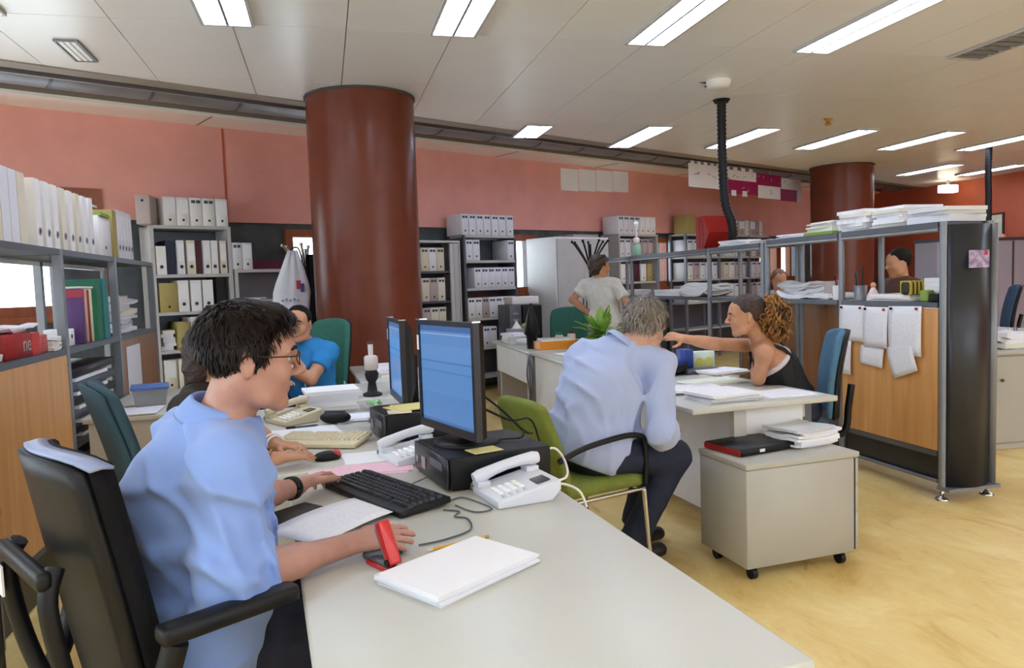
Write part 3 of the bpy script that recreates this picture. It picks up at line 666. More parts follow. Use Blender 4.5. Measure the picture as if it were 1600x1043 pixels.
# curved dark end panel with bright strip
P = []
for i in range(13):
    a = i/12; x = .03+.30*a; bulge = .055*math.sin(PI*a)
    P.append([(uE+.02+bulge, x, .08), (uE+.02+bulge, x, 1.60)])
MB().grid(P, .012).build('end_panel', M['dark_panel'], pR)
P = [[(uE+.015+.03*math.sin(PI*i/6), .325+.045*i/6, z) for z in (.08, 1.605)] for i in range(7)]
MB().grid(P, .01).build('end_strip', M['steel'], pR)
MB().box(uE-.02, uE+.075, .0, .36, .06, .08).build('end_base', M['steel'], pR)
part_rack('shelf_partition', 'far half of the steel shelf partition behind the curly haired woman', [5.39, 6.26, 8.05, 8.95], ['n', 'n', 'b'], 1.605)
# ---- things on the partition
paper_stack(Rf.p(ry(3.72), .18, 1.621), .3, .30, 4, .03, 'grey topped stack of thick reports on the near end of the partition', rz=Rf.a, cols=('white_b', 'steel_hi', 'paper'), jit=.12, first='white_b')
paper_stack(Rf.p(ry(4.03), .18, 1.621), .27, .30, 7, .018, 'tall white paper pile on the partition next to the end stack', rz=Rf.a, jit=.15)
paper_stack(Rf.p(ry(4.36), .18, 1.621), .28, .30, 7, .017, 'white paper pile on the partition between the end pile and the green folder', rz=Rf.a, jit=.2)
paper_stack(Rf.p(ry(4.72), .18, 1.621), .33, .30, 2, .022, 'pale green folders lying under papers on the partition', rz=Rf.a, cols=('lime', 'paper_g'), name='green_folders', jit=.08)
paper_stack(Rf.p(ry(4.72), .18, 1.668), .30, .28, 4, .014, 'loose white papers on the pale green folders', rz=Rf.a, jit=.2)
paper_stack(Rf.p(ry(5.08), .18, 1.621), .34, .28, 3, .012, 'low spread of grey and white papers on the partition top', rz=Rf.a, jit=.2)
paper_stack(Rf.p(ry(5.5), .18, 1.606), .34, .28, 2, .012, 'flat papers on the partition top left of the far column', rz=Rf.a, jit=.2, cols=('paper_w', 'steel_l', 'paper'))
t = thing('red_folder_stand', 'dark red angular cardboard stand on the partition left of the black tube', 'folder', Rf.p(ry(6.55), .06, 1.606), Rf.a)
MB().box(-.03, .04, 0, .24, 0, .31).build('red_spine', M['red_card'], t)
MB().box(.05, .10, 0, .24, 0, .31).build('red_spine', M['red_card'], t)
MB().add([(.11, .0, 0), (.11, .0, .31), (.22, .0, .15), (.11, .24, 0), (.11, .24, .31), (.22, .24, .15)], [(0, 2, 1), (3, 4, 5), (0, 1, 4, 3), (1, 2, 5, 4), (2, 0, 3, 5)]).build('red_wedge', M['red_card'], t)
paper_stack(Rf.p(ry(6.05), .2, 1.606), .3, .25, 3, .02, 'white papers at the foot of the black tube on the partition', rz=Rf.a, jit=.4)
t = thing('desk_fan_stand', 'small green bottle with pink cap on the far partition shelf', 'bottle', Rf.p(ry(8.2), .15, 1.606), Rf.a)
t.name = 'spray_bottle'
MB().lathe([(.05, 0), (.055, .02), (.05, .12), (.02, .16)], 14).build('bottle_body', mat('pale_green', '#8fb5a0', .4), t); MB().lathe([(.035, .16), (.04, .2), (.03, .22), (.0, .22)], 12).build('bottle_cap', mat('pale_pink', '#e8cfcc', .4), t)
MB().lathe([(.012, .22), (.012, .3), (.03, .36), (.028, .40), (0, .41)], 12).build('bottle_top', M['white'], t)
# middle board items, near bay
Z1 = 1.156
def cupthing(name, label, cat, loc, prof, m, extra=None):
    t = thing(name, label, cat, loc); MB().lathe(prof, 18).build('body', m, t)
    return t
t = thing('pen_cup', 'white pen cup on the partition shelf left of the nearest steel post', 'pen cup', Rf.p(ry(4.55), .08, Z1))
MB().lathe([(.038, 0), (.04, .1), (.036, .1), (.034, .005)], 18).build('cup', M['white'], t)
for k in range(3): MB().tube([(.01*(k-1), .01*(k % 2), .01), (.03*(k-1), .02*(k % 2), .17+.01*k)], .004, 6).build('pen', [M['blackp'], M['red_card'], M['navy']][k], t)
t = thing('pen_cup', 'grey mesh pen cup on the partition shelf right of the nearest steel post', 'pen cup', Rf.p(ry(4.33), .08, Z1))
MB().lathe([(.04, 0), (.042, .1), (.038, .1), (.036, .005)], 18).build('cup', M['steel'], t)
for k in range(4): MB().tube([(.012*(k-1.5), .01*(k % 2), .01), (.025*(k-1.5), .02*(k % 2), .18+.015*k)], .004, 6).build('pen', [M['blackp'], M['steel_d'], M['navy'], M['blackp']][k], t)
tag(MB().rbox(0, .1, 0, .08, 0, .13, .004, 1).build('small_box', M['lilac'], loc=Rf.p(ry(4.74), .1, Z1), rz=Rf.a), 'small grey-pink box on the partition shelf beside the white pen cup', 'box')
t = thing('rag_doll', 'small white and pink figurine on the partition shelf', 'figurine', Rf.p(ry(4.22), .09, Z1))
MB().lathe([(.045, 0), (.04, .03), (.02, .07), (.012, .085)], 12).build('doll_dress', mat('doll_white', '#e2d8d8', .7, var=.1), t); MB().ell((0, 0, .10), (.018, .018, .02)).build('doll_head', mat('doll_skin', '#d9a080', .6), t)
paper_stack(Rf.p(ry(4.0), .16, Z1), .34, .26, 4, .01, 'flat white papers on the partition shelf above the pinned sheets', rz=Rf.a, jit=.1)
t = thing('striped_bag', 'yellow and black striped ball-shaped pouch on the partition shelf', 'pouch', Rf.p(ry(3.86), .07, Z1+.04))
MB().rbox(-.055, .055, -.04, .04, 0, .085, .02).build('pouch_body', mat('pouch_dark', '#2a2a18', .6), t)
for k in range(4): MB().box(-.05+.028*k, -.036+.028*k, -.042, .042, .004, .087).build('pouch_stripe', mat('pouch_yellow', '#c9b23a', .6), t)
tag(MB().rbox(0, .06, 0, .06, 0, .07, .01).build('green_box', M['lime'], loc=Rf.p(ry(3.78), .05, Z1), rz=Rf.a), 'lime green box beside the striped pouch', 'box')
tag(MB().rbox(0, .07, 0, .1, 0, .05, .008).build('black_box', M['blackp'], loc=Rf.p(ry(3.69), .03, Z1), rz=Rf.a), 'small black device at the near end of the partition shelf', 'device')
paper_stack(Rf.p(ry(3.72), .22, Z1), .2, .22, 5, .03, 'pile of papers behind the black device on the partition shelf', rz=Rf.a)
paper_stack(Rf.p(ry(5.05), .2, Z1), .4, .28, 4, .022, 'slumped grey-white papers in plastic on the partition shelf by the curly hair', rz=Rf.a, bend=.04, jit=.2, cols=('steel_hi', 'paper', 'white_b'))
paper_stack(Rf.p(ry(4.78), .2, Z1), .3, .26, 3, .012, 'flat papers on the partition shelf left of the small box', rz=Rf.a, jit=.2)
paper_stack(Rf.p(ry(6.62), .18, 1.156), .5, .3, 4, .02, 'white papers in the far partition bay by the black tube', rz=Rf.a, bend=.05, jit=.15)
paper_stack(Rf.p(ry(8.4), .18, 1.156), .42, .3, 3, .02, 'bluish papers on the far partition shelf behind the standing woman', rz=Rf.a, jit=.2, cols=('white_b', 'paper'))
paper_stack(Rf.p(ry(7.2), .18, 1.156), .5, .3, 3, .02, 'mixed papers on the far partition shelf above the grey haired man', rz=Rf.a, jit=.3)
# pinned sheets hanging from the middle board
pins = [(4.43, 4.19, 1.125, .885, 0, 'large white sheet pinned at the left of the partition panel'), (4.45, 4.31, .885, .655, 0, 'small white sheet hanging below the large one by the steel post'), (4.19, 3.97, 1.12, .86, .0, 'white sheet pinned second from the left on the partition panel'), (4.22, 4.01, .86, .735, .06, 'lower white sheet peeking out under the second pinned sheet'), (3.97, 3.70, 1.13, .83, -.02, 'widest white sheet pinned at the right of the partition panel'), (3.99, 3.78, .90, .70, -.35, 'tilted white sheet sticking out under the right pinned sheet')]
for k, (ya, yb, zt, zb, rot, lb) in enumerate(pins):
    W_, H_ = ya-yb, zt-zb; t = thing('pinned_sheet', lb, 'sheet', Rf.p(ry((ya+yb)/2), -.004-.003*(k % 3), zt), Rf.a, 'sheets pinned on the partition panel')
    t.rotation_euler = (0, rot, Rf.a)
    P = [[(-W_/2+W_*i/6, -.006*math.sin(PI*j/6)-.008*(j/6)**2*(i/6), -H_*j/6) for j in range(7)] for i in range(7)]
    MB().grid(P, .0012).build('sheet', M['printed'], t)
    if k in (0, 2, 4):
        for sx in (-1, 1): MB().ell((sx*W_*.38, -.012, -.015), (.009, .009, .009), 8, 6).build('magnet', M['blackp'] if sx < 0 else M['red_card'], t)
# sticker on the end panel
t = thing('photo_print', 'small colourful purple photo print stuck on the dark partition end', 'photo', Rf.p(ry(3.57)+.085, .2, 1.40), Rf.a)
MB().box(0, .002, -.09, .05, -.05, .05).build('print', mat('purple_print', '#5b4a86', .4, col2='#c9b6cf', vscale=26), t)
MB().box(.002, .003, .015, .04, .02, .045).build('red_mark', mat('red_print', '#b02a3a', .4), t)
# ---- posters on the wall, banner below the ceiling
for k in range(4): tag(MB().box(0, .355, -.004, 0, 0, .31).build('wall_sheet', M['paper'], loc=BW.p(6.58+.365*k, -.002, 2.63+.012*k), rz=BW.a), 'white sheet taped high on the red wall, %s of four in a row' % ORD[k], 'sheet', 'four sheets high on the red wall')
t = thing('banner', 'white and magenta castle patterned paper banner hanging below the ceiling', 'banner', BW.p(7.75, -1.33, 2.50), BW.a)
BANNER = t
mg = mat('magenta_paper', '#941052', .55, var=.06); wp = print_mat('banner_white', '#e2dfe2', '#80808c', 24)
def sheet(u0, u1, z0, z1, m, v=0): u0, u1, z0, z1 = u0*1.03, u1*1.03, z0*.75, z1*.75; MB().box(u0, u1, v, v+.004, z0, z1).build('banner_sheet', m, t)
sheet(0, .80, .12, .55, wp); sheet(.82, 1.65, .33, .52, wp); sheet(.85, 1.70, .06, .33, mg); sheet(1.65, 2.35, .28, .52, mg); sheet(1.70, 2.33, .02, .28, wp); sheet(2.36, 2.95, .25, .48, wp); sheet(2.33, 2.82, .0, .25, mg); sheet(2.83, 2.98, .0, .25, wp)
for k in range(5): sheet(.05+.15*k, .13+.15*k, .55, .6, wp)
for k in range(4): sheet(.86+.2*k, .96+.2*k, .52, .58, wp)
for u in (1.0, 1.28): sheet(u, u+.12, .02, .13, wp, -.004)
for u in (.4, 1.3, 2.1, 2.8): MB().tube([(u, .002, .45), (u, .002, .455)], .003, 5).build('banner_string', M['white'], t)
for u in (.4, 1.3, 2.1, 2.8): MB().tube([(u, .008, .42), (u, .008, 2.955-2.5)], .004, 5).build('banner_string', M['white'], t)
# ---- right wall: picture, notice, narrow shelf
Rw = Frame(11.75, 12, -90)
t = thing('picture_frame', 'framed pale picture on the red right wall', 'picture', Rw.p(.79, -.03, 1.80), Rw.a)
f = MB(); f.box(0, .4, 0, .025, 0, .03); f.box(0, .4, 0, .025, .46, .49); f.box(0, .03, 0, .025, .03, .46); f.box(.37, .4, 0, .025, .03, .46); f.build('frame', mat('dark_wood', '#3a2a22', .4), t)
MB().box(.03, .37, .008, .02, .03, .46).build('picture', mat('pale_picture', '#d3d2b8', .6, var=.15, vscale=8), t)
t = thing('wall_shelf', 'narrow dark wall shelf on the red right wall', 'shelf', Rw.p(1.05, -.15, 1.77), Rw.a)
MB().box(0, 1.6, 0, .148, 0, .03).build('board', M['dark_panel'], t); MB().box(.1, .12, .02, .148, -.1, 0).build('bracket', M['dark_panel'], t)
tag(MB().box(0, .42, -.004, 0, 0, .28).build('wall_notice', M['printed'], loc=Rw.p(1.12, -.16, 1.48), rz=Rw.a), 'white notice hanging below the narrow wall shelf', 'notice')
tag(MB().lathe([(.05, 0), (.06, .06), (.03, .1), (0, .11)], 12).build('small_pot', mat('peach', '#d99a7c', .5), loc=Rw.p(1.22, -.08, 1.801)), 'small peach ornament on the narrow wall shelf', 'ornament')

R_ = random.Random(21)
for k in range(26):
    cx, cz = R_.choice([(.37, .24), (1.15, .31), (1.88, .1), (2.47, .27), (1.2, .15), (1.85, .3)]); u = cx+R_.uniform(-.28, .28); z = cz+R_.uniform(-.05, .05); a = R_.uniform(0, 3); ln = R_.uniform(.02, .06)
    MB().tube([(u-ln*math.cos(a), -.006, z-ln*.5*math.sin(a)), (u, -.006, z+R_.uniform(-.02, .02)), (u+ln*math.cos(a), -.006, z+ln*.5*math.sin(a))], .004, 5).build('ink_scribble', M['steel_hi'] if cx in (1.2, 1.85) else M['steel'], BANNER)
# ================================================================ DESKS AND WHAT STANDS ON THEM
DZ = .73
def desk(fr, W, L, label, parts, rad=.02):
    """top with rounded corners at (0..W, 0..L) in the frame, plus under-structure boxes"""
    t = thing('office_desk', label, 'desk', fr.p(0, 0), fr.a)
    MB().rbox(0, W, 0, L, DZ-.028, DZ, .006, 2).build('desk_top', M['desk'], t)
    for nm, b, m in parts: MB().box(*b).build(nm, M[m], t)
    return t
FA = Frame(-.027, .965, 4.5)
desk(FA, .775, 1.62, 'large cream office desk in the foreground with phone and stapler', [('apron', (.06, .715, .5, 1.55, .40, .70), 'desk_p'), ('leg_panel', (.08, .70, .02, .05, 0, .70), 'desk_p'), ('leg_panel', (.08, .70, 1.55, 1.58, 0, .70), 'desk_p')][1:])
FB = Frame(-.30, 2.61, 4.5)
desk(FB, .87, 1.52, 'cream desk with beige keyboard behind the front desk', [('leg_panel', (.1, .8, .02, .05, 0, .70), 'desk_p'), ('leg_panel', (.1, .8, 1.46, 1.49, 0, .70), 'desk_p'), ('modesty_panel', (.79, .81, .05, 1.46, .35, .70), 'desk_p')])
FC = Frame(-.10, 4.20, 2)
desk(FC, .80, .76, 'cream desk in front of the big column, covered with papers', [('leg_panel', (.1, .7, .02, .05, 0, .70), 'desk_p'), ('leg_panel', (.1, .7, .69, .72, 0, .70), 'desk_p'), ('modesty_panel', (.72, .74, .05, .69, .35, .70), 'desk_p')])
FC2 = Frame(.20, 4.99, 2)
desk(FC2, .5, 1.08, 'narrow side table with papers between far left desk and column', [('leg_panel', (.04, .46, .02, .05, 0, .70), 'desk_p'), ('leg_panel', (.04, .46, 1.0, 1.03, 0, .70), 'desk_p')])
FD = Frame(-1.24, 4.22, 0)
desk(FD, .40, 1.1, 'narrow cream side table along the left shelving', [('leg_panel', (.02, .36, .03, .05, 0, .70), 'desk_p'), ('leg_panel', (.02, .36, 1.02, 1.05, 0, .70), 'desk_p')])
F2 = Frame(1.655, 3.18, 4)
desk(F2, .84, 1.55, 'cream desk shared by the grey haired man and the curly haired woman', [('leg_column', (.26, .33, .05, .09, 0, .70), 'desk_p'), ('end_panel', (.33, .68, .07, .085, .08, .70), 'white'), ('side_panel', (.30, .315, .09, 1.5, .1, .70), 'white_b'), ('leg_panel', (.2, .7, 1.48, 1.51, 0, .70), 'desk_p'), ('rail', (.68, .71, .09, 1.48, .62, .70), 'steel_l'), ('leg_column', (.70, .76, .10, .16, 0, .70), 'steel_d')])
F3 = Frame(1.75, 4.80, 0)
desk(F3, .86, 1.58, 'cream desk with the plant and orange tray beyond the grey haired man', [('side_panel', (.03, .05, .0, 1.55, .22, .70), 'white'), ('leg_panel', (.05, .8, 1.5, 1.55, 0, .70), 'desk_p')])
F4 = Frame(1.74, 6.42, 0)
desk(F4, .86, 1.5, 'farthest cream desk of the right row with the grey box', [('side_panel', (.03, .05, .05, 1.4, .42, .70), 'white'), ('leg_panel', (.05, .8, .1, .16, 0, .70), 'desk_p'), ('leg_panel', (.05, .8, 1.30, 1.36, 0, .70), 'desk_p'), ('cable_post', (.0, .03, .02, .07, 0.02, .70), 'steel_l')])
t = thing('cables', 'bundle of dark cables hanging down the side of the right desk row', 'cable', (0, 0, 0))
for k in range(3): MB().tube([(1.73-.01*k, 6.36-.04*k, .70), (1.70+.01*k, 6.34-.05*k, .55), (1.73, 6.38-.03*k, .35), (1.71, 6.36+.03*k, .15), (1.74, 6.4-.1*k, .012)], .007, 6).build('cable', M['steel_d'], t)
# ---- pedestal on casters
FP = Frame(1.735, 2.855, 4)
t = thing('pedestal', 'cream drawer pedestal on casters with a black folder and papers on it', 'pedestal', FP.p(0, 0), FP.a)
MB().rbox(0, .58, 0, .37, .065, .505, .004, 1).build('carcass', M['ped'], t)
MB().rbox(-.004, .606, -.004, .374, .506, .532, .005, 2).build('pedestal_top', M['ped'], t)
MB().box(.581, .590, .004, .366, .075, .50).build('drawer_gap', M['dark_panel'], t)
for k, (a, b) in enumerate(((.075, .25), (.255, .375), (.38, .50))):
    d = MB().rbox(.588, .606, .004, .366, a, b, .003, 1).build('drawer', M['ped'], t)
    MB().box(.606, .612, .15, .27, b-.05, b-.035).build('drawer_handle', M['steel_d'], d)
for x in (.06, .54):
    for y in (.05, .32):
        c = MB().tube([(x-.012, y, .028), (x+.012, y, .028)], .028, 14).build('caster', M['blackp'], t); MB().box(x-.018, x+.018, y-.01, y+.02, .05, .066).build('caster_fork', M['steel_d'], c)
t = thing('black_folder', 'black folder with red spine lying on the pedestal', 'folder', (1.93, 3.14, .533), math.radians(12))
MB().rbox(-.17, .17, -.125, .125, 0, .032, .004, 1).build('cover', M['blackp'], t); MB().box(-.176, -.165, -.12, .12, .004, .028).build('red_spine', M['red_card'], t); MB().box(-.06, -.03, -.127, -.124, .01, .024).build('sticker', M['white'], t)
paper_stack((2.215, 3.13, .533), .29, .22, 6, .016, 'thick pile of bluish white papers on the pedestal', rz=math.radians(10), cols=('paper', 'white_b', 'steel_hi', 'paper'), jit=.12, bend=.012)
# ---- computer set: desktop case + monitor
def pc_case(loc, rz, label, w=.34, d=.33, h=.105):
    t = thing('desktop_computer', label, 'computer', loc, rz)
    MB().rbox(0, d, 0, w, .006, h, .006, 2).build('case', M['blackp'], t)
    MB().rbox(-.014, 0, .004, w-.004, .008, h-.002, .004, 1).build('front_bezel', mat('bezel_black', '#232327', .35), t)
    MB().box(-.016, -.013, .03, .15, .06, .085).build('disc_drive', M['steel_d'], t); MB().box(-.0165, -.013, .20, .24, .03, .07).build('badge', M['alu'], t)
    MB().tube([(-.0165, .29, .05), (-.013, .29, .05)], .012, 12).build('power_button', M['alu'], t)
    for k in range(2):
        for j in range(2): MB().box(.03+.25*k, .05+.25*k, .03+.26*j, .05+.26*j, 0, .006).build('foot', M['black_soft'], t)
    return t
def monitor(loc, face, label, zc, W=.40, H=.345, screen='#5f95d6', emit=.75, base_z=0):
    """loc = foot centre; face = direction the screen looks to (degrees)"""
    t = thing('monitor', label, 'monitor', loc, math.radians(face))      # local +x = screen normal
    fm = mat('monitor_bezel', '#1d1f2a', .35)
    f = MB(); b = .016; f.box(0, .022, -W/2, W/2, zc-H/2, zc-H/2+b*1.6); f.box(0, .022, -W/2, W/2, zc+H/2-b, zc+H/2); f.box(0, .022, -W/2, -W/2+b, zc-H/2+b*1.6, zc+H/2-b); f.box(0, .022, W/2-b, W/2, zc-H/2+b*1.6, zc+H/2-b)
    f.build('bezel', fm, t)
    sm = screen_mat
    MB().box(.010, .016, -W/2+b, W/2-b, zc-H/2+b*1.6, zc+H/2-b).build('screen', sm, t)
    # housing tapering to the back
    v = []
    for x, s in ((0, .99), (-.02, .95), (-.05, .62)):
        v += [(x, -W/2*s, zc-H/2*s), (x, W/2*s, zc-H/2*s), (x, W/2*s, zc+H/2*s), (x, -W/2*s, zc+H/2*s)]
    fs = [(3, 2, 1, 0)][:0]
    for i in range(2):
        for k in range(4): fs.append((i*4+k, i*4+(k+1) % 4, i*4+4+(k+1) % 4, i*4+4+k))
    fs.append((8, 9, 10, 11)); fs.append((3, 2, 1, 0))
    MB().add(v, fs).build('housing', M['blackp'], t)
    MB().box(-.075, -.045, -.05, .05, .012, zc+.02).build('stand_neck', M['blackp'], t)
    MB().lathe([(.11, .0), (.11, .006), (.09, .014), (.0, .016)], 28, (-.05, 0, 0)).build('stand_foot', M['blackp'], t)
    MB().box(.022, .0235, -W/2+.002, -W/2+.014, zc+.08, zc+.13).build('sticker', M['white'], t); MB().box(-.005, .024, -W/2-.001, -W/2+.03, zc+H/2-.001, zc+H/2+.004).build('silver_clip', M['chrome'], t); MB().box(-.005, .024, W/2-.03, W/2+.001, zc+H/2-.001, zc+H/2+.004).build('silver_clip', M['chrome'], t)
    return t
def mk_screen():
    m = bpy.data.materials.new('lit_screen'); m.use_nodes = True; N = m.node_tree.nodes; L = m.node_tree.links; b = N['Principled BSDF']
    b.inputs['Base Color'].default_value = (.02, .03, .05, 1); b.inputs['Roughness'].default_value = .25
    tc = N.new('ShaderNodeTexCoord'); sp = N.new('ShaderNodeSeparateXYZ'); L.new(tc.outputs['Generated'], sp.inputs[0])
    r = N.new('ShaderNodeValToRGB'); r.color_ramp.interpolation = 'CONSTANT'; e = r.color_ramp.elements
    e[0].position = 0; e[0].color = (*lin('#4a78b4'), 1); e[1].position = .94; e[1].color = (*lin('#3f6cab'), 1)
    for p_, c in ((.03, '#5b8fd0'), (.30, '#6194d3'), (.52, '#5587c8'), (.54, '#6396d6'), (.62, '#4f80c0'), (.64, '#6599d8'), (.80, '#5e92d2'), (.905, '#8db4e0'), (.92, '#5e92d2')):
        x = e.new(p_); x.color = (*lin(c), 1)
    L.new(sp.outputs[2], r.inputs[0]); L.new(r.outputs[0], b.inputs['Emission Color']); b.inputs['Emission Strength'].default_value = .62
    return m
screen_mat = mk_screen()
pc_case((.34, 2.20, DZ), math.radians(10), 'black desktop computer case lying under the near monitor', w=.33, d=.34)
monitor((.385, 2.40, DZ+.106), 198, 'near black monitor with blue screen on the front desk', .222, H=.365)
tag(MB().box(-.05, .05, -.035, .035, 0, .002).build('sticky_note', M['yellow'], loc=(.46, 2.265, DZ+.107), rz=.3), 'pale yellow note on the case below the near monitor', 'note')
t = thing('cables', 'black cables behind the near monitor hanging over the case', 'cable', (0, 0, 0))
MB().tube([(.49, 2.44, .99), (.56, 2.42, .93), (.62, 2.38, .865), (.66, 2.42, .845)], .004, 6).build('cable', M['blackp'], t); MB().tube([(.48, 2.43, .95), (.58, 2.40, .90), (.66, 2.44, .89), (.70, 2.47, .80), (.72, 2.5, .74)], .004, 6).build('cable', M['blackp'], t); MB().tube([(.62, 2.38, .87), (.61, 2.37, .845), (.55, 2.38, .842), (.5, 2.36, .842)], .003, 6).build('cable', M['blackp'], t)
pc_case((.215, 2.985, DZ), math.radians(8), 'black desktop computer case under papers behind the near monitor', w=.28, d=.33, h=.115)
monitor((.315, 3.42, DZ), 183, 'second monitor seen nearly edge-on behind the near one', .295, H=.37)
paper_stack((.33, 3.12, DZ+.117), .2, .15, 2, .004, 'pinkish and yellow notes lying on the rear computer case', rz=.3, cols=('yellow', 'paper_w'), jit=.3)
paper_stack((.29, 3.03, DZ+.117), .10, .08, 1, .003, 'small pink-beige slip at the corner of the rear computer case', rz=.2, cols=('beige',))
tag(MB().rbox(-.04, .04, -.03, .03, 0, .03, .006).build('violet_box', mat('violet', '#3a2350', .5), loc=(.47, 3.2, DZ+.117), rz=.2), 'small violet box on the rear computer case', 'box')
# ---- keyboards
def keyboard(loc, rz, L, Wd, m_body, m_key, label, tilt=.05):
    t = thing('keyboard', label, 'keyboard', loc, rz); t.rotation_euler = (tilt, 0, rz)
    MB().rbox(-L/2, L/2, -Wd/2, Wd/2, .0, .018, .005, 2).build('key_tray', m_body, t)
    rows = [.016]*6; y = Wd/2-.02; kk = MB()
    for r in range(6):
        x = -L/2+.012
        while x < L/2-.02:
            w_ = .0155 if not (r == 5 and -L*.28 < x < -L*.02) else L*.26
            if not (r == 0 and (int((x+L/2)/.02) % 6 == 5)) and not (L*.24 < x < L*.255) and not (L*.40 > x > L*.385):
                kk.add([(x, y-.016, .018), (x+w_, y-.016, .018), (x+w_, y, .018), (x, y, .018), (x+.0018, y-.014, .0255), (x+w_-.0018, y-.014, .0255), (x+w_-.0018, y-.002, .0255), (x+.0018, y-.002, .0255)], [(4, 5, 6, 7), (0, 1, 5, 4), (1, 2, 6, 5), (2, 3, 7, 6), (3, 0, 4, 7)])
            x += w_+.0035
        y -= .0195+(.006 if r == 0 else 0)
    o = kk.build('keys', m_key, t); o['kind'] = 'stuff'
    return t
keyboard((.142, 2.238, DZ+.006), math.radians(-63.5), .46, .17, M['blackp'], mat('key_black', '#26272b', .5), 'black full-size keyboard on the front desk beside the man')
kb = keyboard((-.04, 3.10, DZ+.008), math.radians(-25), .36, .19, mat('aged_beige', '#d3c8a8', .5), mat('key_beige', '#d9d0b6', .5), 'old beige keyboard in front of the hidden woman', .06)
# ---- telephone
def telephone(loc, rz, label, m):
    """handset along the left side, keypad right of it, display at the top"""
    t = thing('telephone', label, 'telephone', loc, rz)
    W_, L_ = .20, .20
    pts = [(-L_/2, .0), (-L_/2, .022), (L_/2, .06), (L_/2, .03), (L_/2-.03, .0)]
    v = [(-W_/2, y, z) for y, z in pts]+[(W_/2, y, z) for y, z in pts]; n = len(pts)
    fs = [tuple(range(n)), tuple(range(n, 2*n))[::-1]]+[(k, n+k, n+(k+1) % n, (k+1) % n) for k in range(n)]
    b = MB().add(v, fs).build('phone_base', m, t)
    bv = b.modifiers.new('soft', 'BEVEL'); bv.width = .006; bv.segments = 2
    hz = lambda y: .022+(y+L_/2)*.19
    P = [(-.072, -.105, hz(-.105)+.028), (-.072, -.085, hz(-.085)+.03), (-.072, -.04, hz(-.04)+.036), (-.072, .0, hz(0)+.038), (-.072, .05, hz(.05)+.036), (-.072, .09, hz(.09)+.03), (-.072, .108, hz(.105)+.028)]
    MB().tube(P, [.017, .021, .017, .016, .017, .021, .017], 12).build('handset', m, t)
    MB().box(-.095, -.05, -.10, -.06, hz(-.1)+.004, hz(-.06)+.012).build('earpiece', m, t); MB().box(-.095, -.05, .06, .10, hz(.06)+.002, hz(.1)+.008).build('mouthpiece', m, t)
    km = mat('phone_key', '#f2f2f2', .45)
    for i in range(3):
        for j in range(4):
            x = -.02+.026*i; y = -.075+.022*j; MB().rbox(x, x+.019, y, y+.014, hz(y)-.002, hz(y)+.006, .002, 1).build('key', km, t)
    for j in range(4): y = -.075+.022*j; MB().rbox(.065, .085, y, y+.01, hz(y)-.002, hz(y)+.005, .002, 1).build('key', M['steel_hi'], t)
    MB().add([(.02, .035, hz(.035)+.001), (.075, .035, hz(.035)+.001), (.075, .075, hz(.075)+.001), (.02, .075, hz(.075)+.001), (.02, .035, hz(.035)+.004), (.075, .035, hz(.035)+.004), (.075, .075, hz(.075)+.004), (.02, .075, hz(.075)+.004)], [(4, 5, 6, 7), (0, 1, 5, 4), (1, 2, 6, 5), (2, 3, 7, 6), (3, 0, 4, 7), (3, 2, 1, 0)]).build('display', mat('phone_lcd', '#3c4146', .2), t)
    # coiled cord
    C = []
    for k in range(120):
        a = k/119; x = -.105-.05*math.sin(PI*a); y = -.10+.02*a+.06*a; C.append((x+.008*math.cos(k*.9), y+.0, .012+.008*math.sin(k*.9)+.004))
    MB().tube(C, .0022, 5).build('coiled_cord', mat('cord_grey', '#8c8c90', .5), t)
    return t
phone_white = mat('phone_white', '#d6d9e2', .35)
telephone((.518, 2.10, DZ), math.radians(-80), 'white desk telephone with grey display on the front desk', phone_white)
telephone((.285, 2.70, DZ), math.radians(-75), 'white desk telephone half hidden left of the near computer case', phone_white)
telephone((-.17, 3.68, DZ), math.radians(-60), 'old beige desk telephone behind the beige keyboard', mat('phone_beige', '#c9bfa2', .45))
t = thing('cables', 'white cables curving off the right edge of the front desk', 'cable', (0, 0, 0))
MB().tube([(.665, 2.33, .80), (.72, 2.36, .80), (.745, 2.33, .76), (.71, 2.22, .736), (.62, 2.2, .736)], .004, 6).build('cable', M['white'], t); MB().tube([(.63, 2.12, .74), (.68, 2.16, .735), (.72, 2.12, .72), (.73, 2.08, .68)], .004, 6).build('cable', M['white'], t)
t = thing('cables', 'thin grey keyboard and mouse cables on the front desk', 'cable', (0, 0, DZ+.004))
MB().tube([(.29, 2.03, 0), (.33, 2.0, 0), (.31, 1.96, 0), (.34, 1.93, 0), (.33, 1.84, 0), (.26, 1.79, 0), (.19, 1.77, 0)], .0025, 6).build('mouse_cable', M['steel_d'], t); MB().tube([(.31, 2.1, 0), (.36, 2.13, 0), (.40, 2.06, 0), (.42, 1.99, 0), (.37, 1.98, 0), (.33, 2.06, 0)], .0025, 6).build('keyboard_cable', M['steel_d'], t); MB().tube([(.24, 2.33, .002), (.29, 2.38, .004), (.33, 2.37, .03)], .002, 6).build('keyboard_cable', M['steel_d'], t)
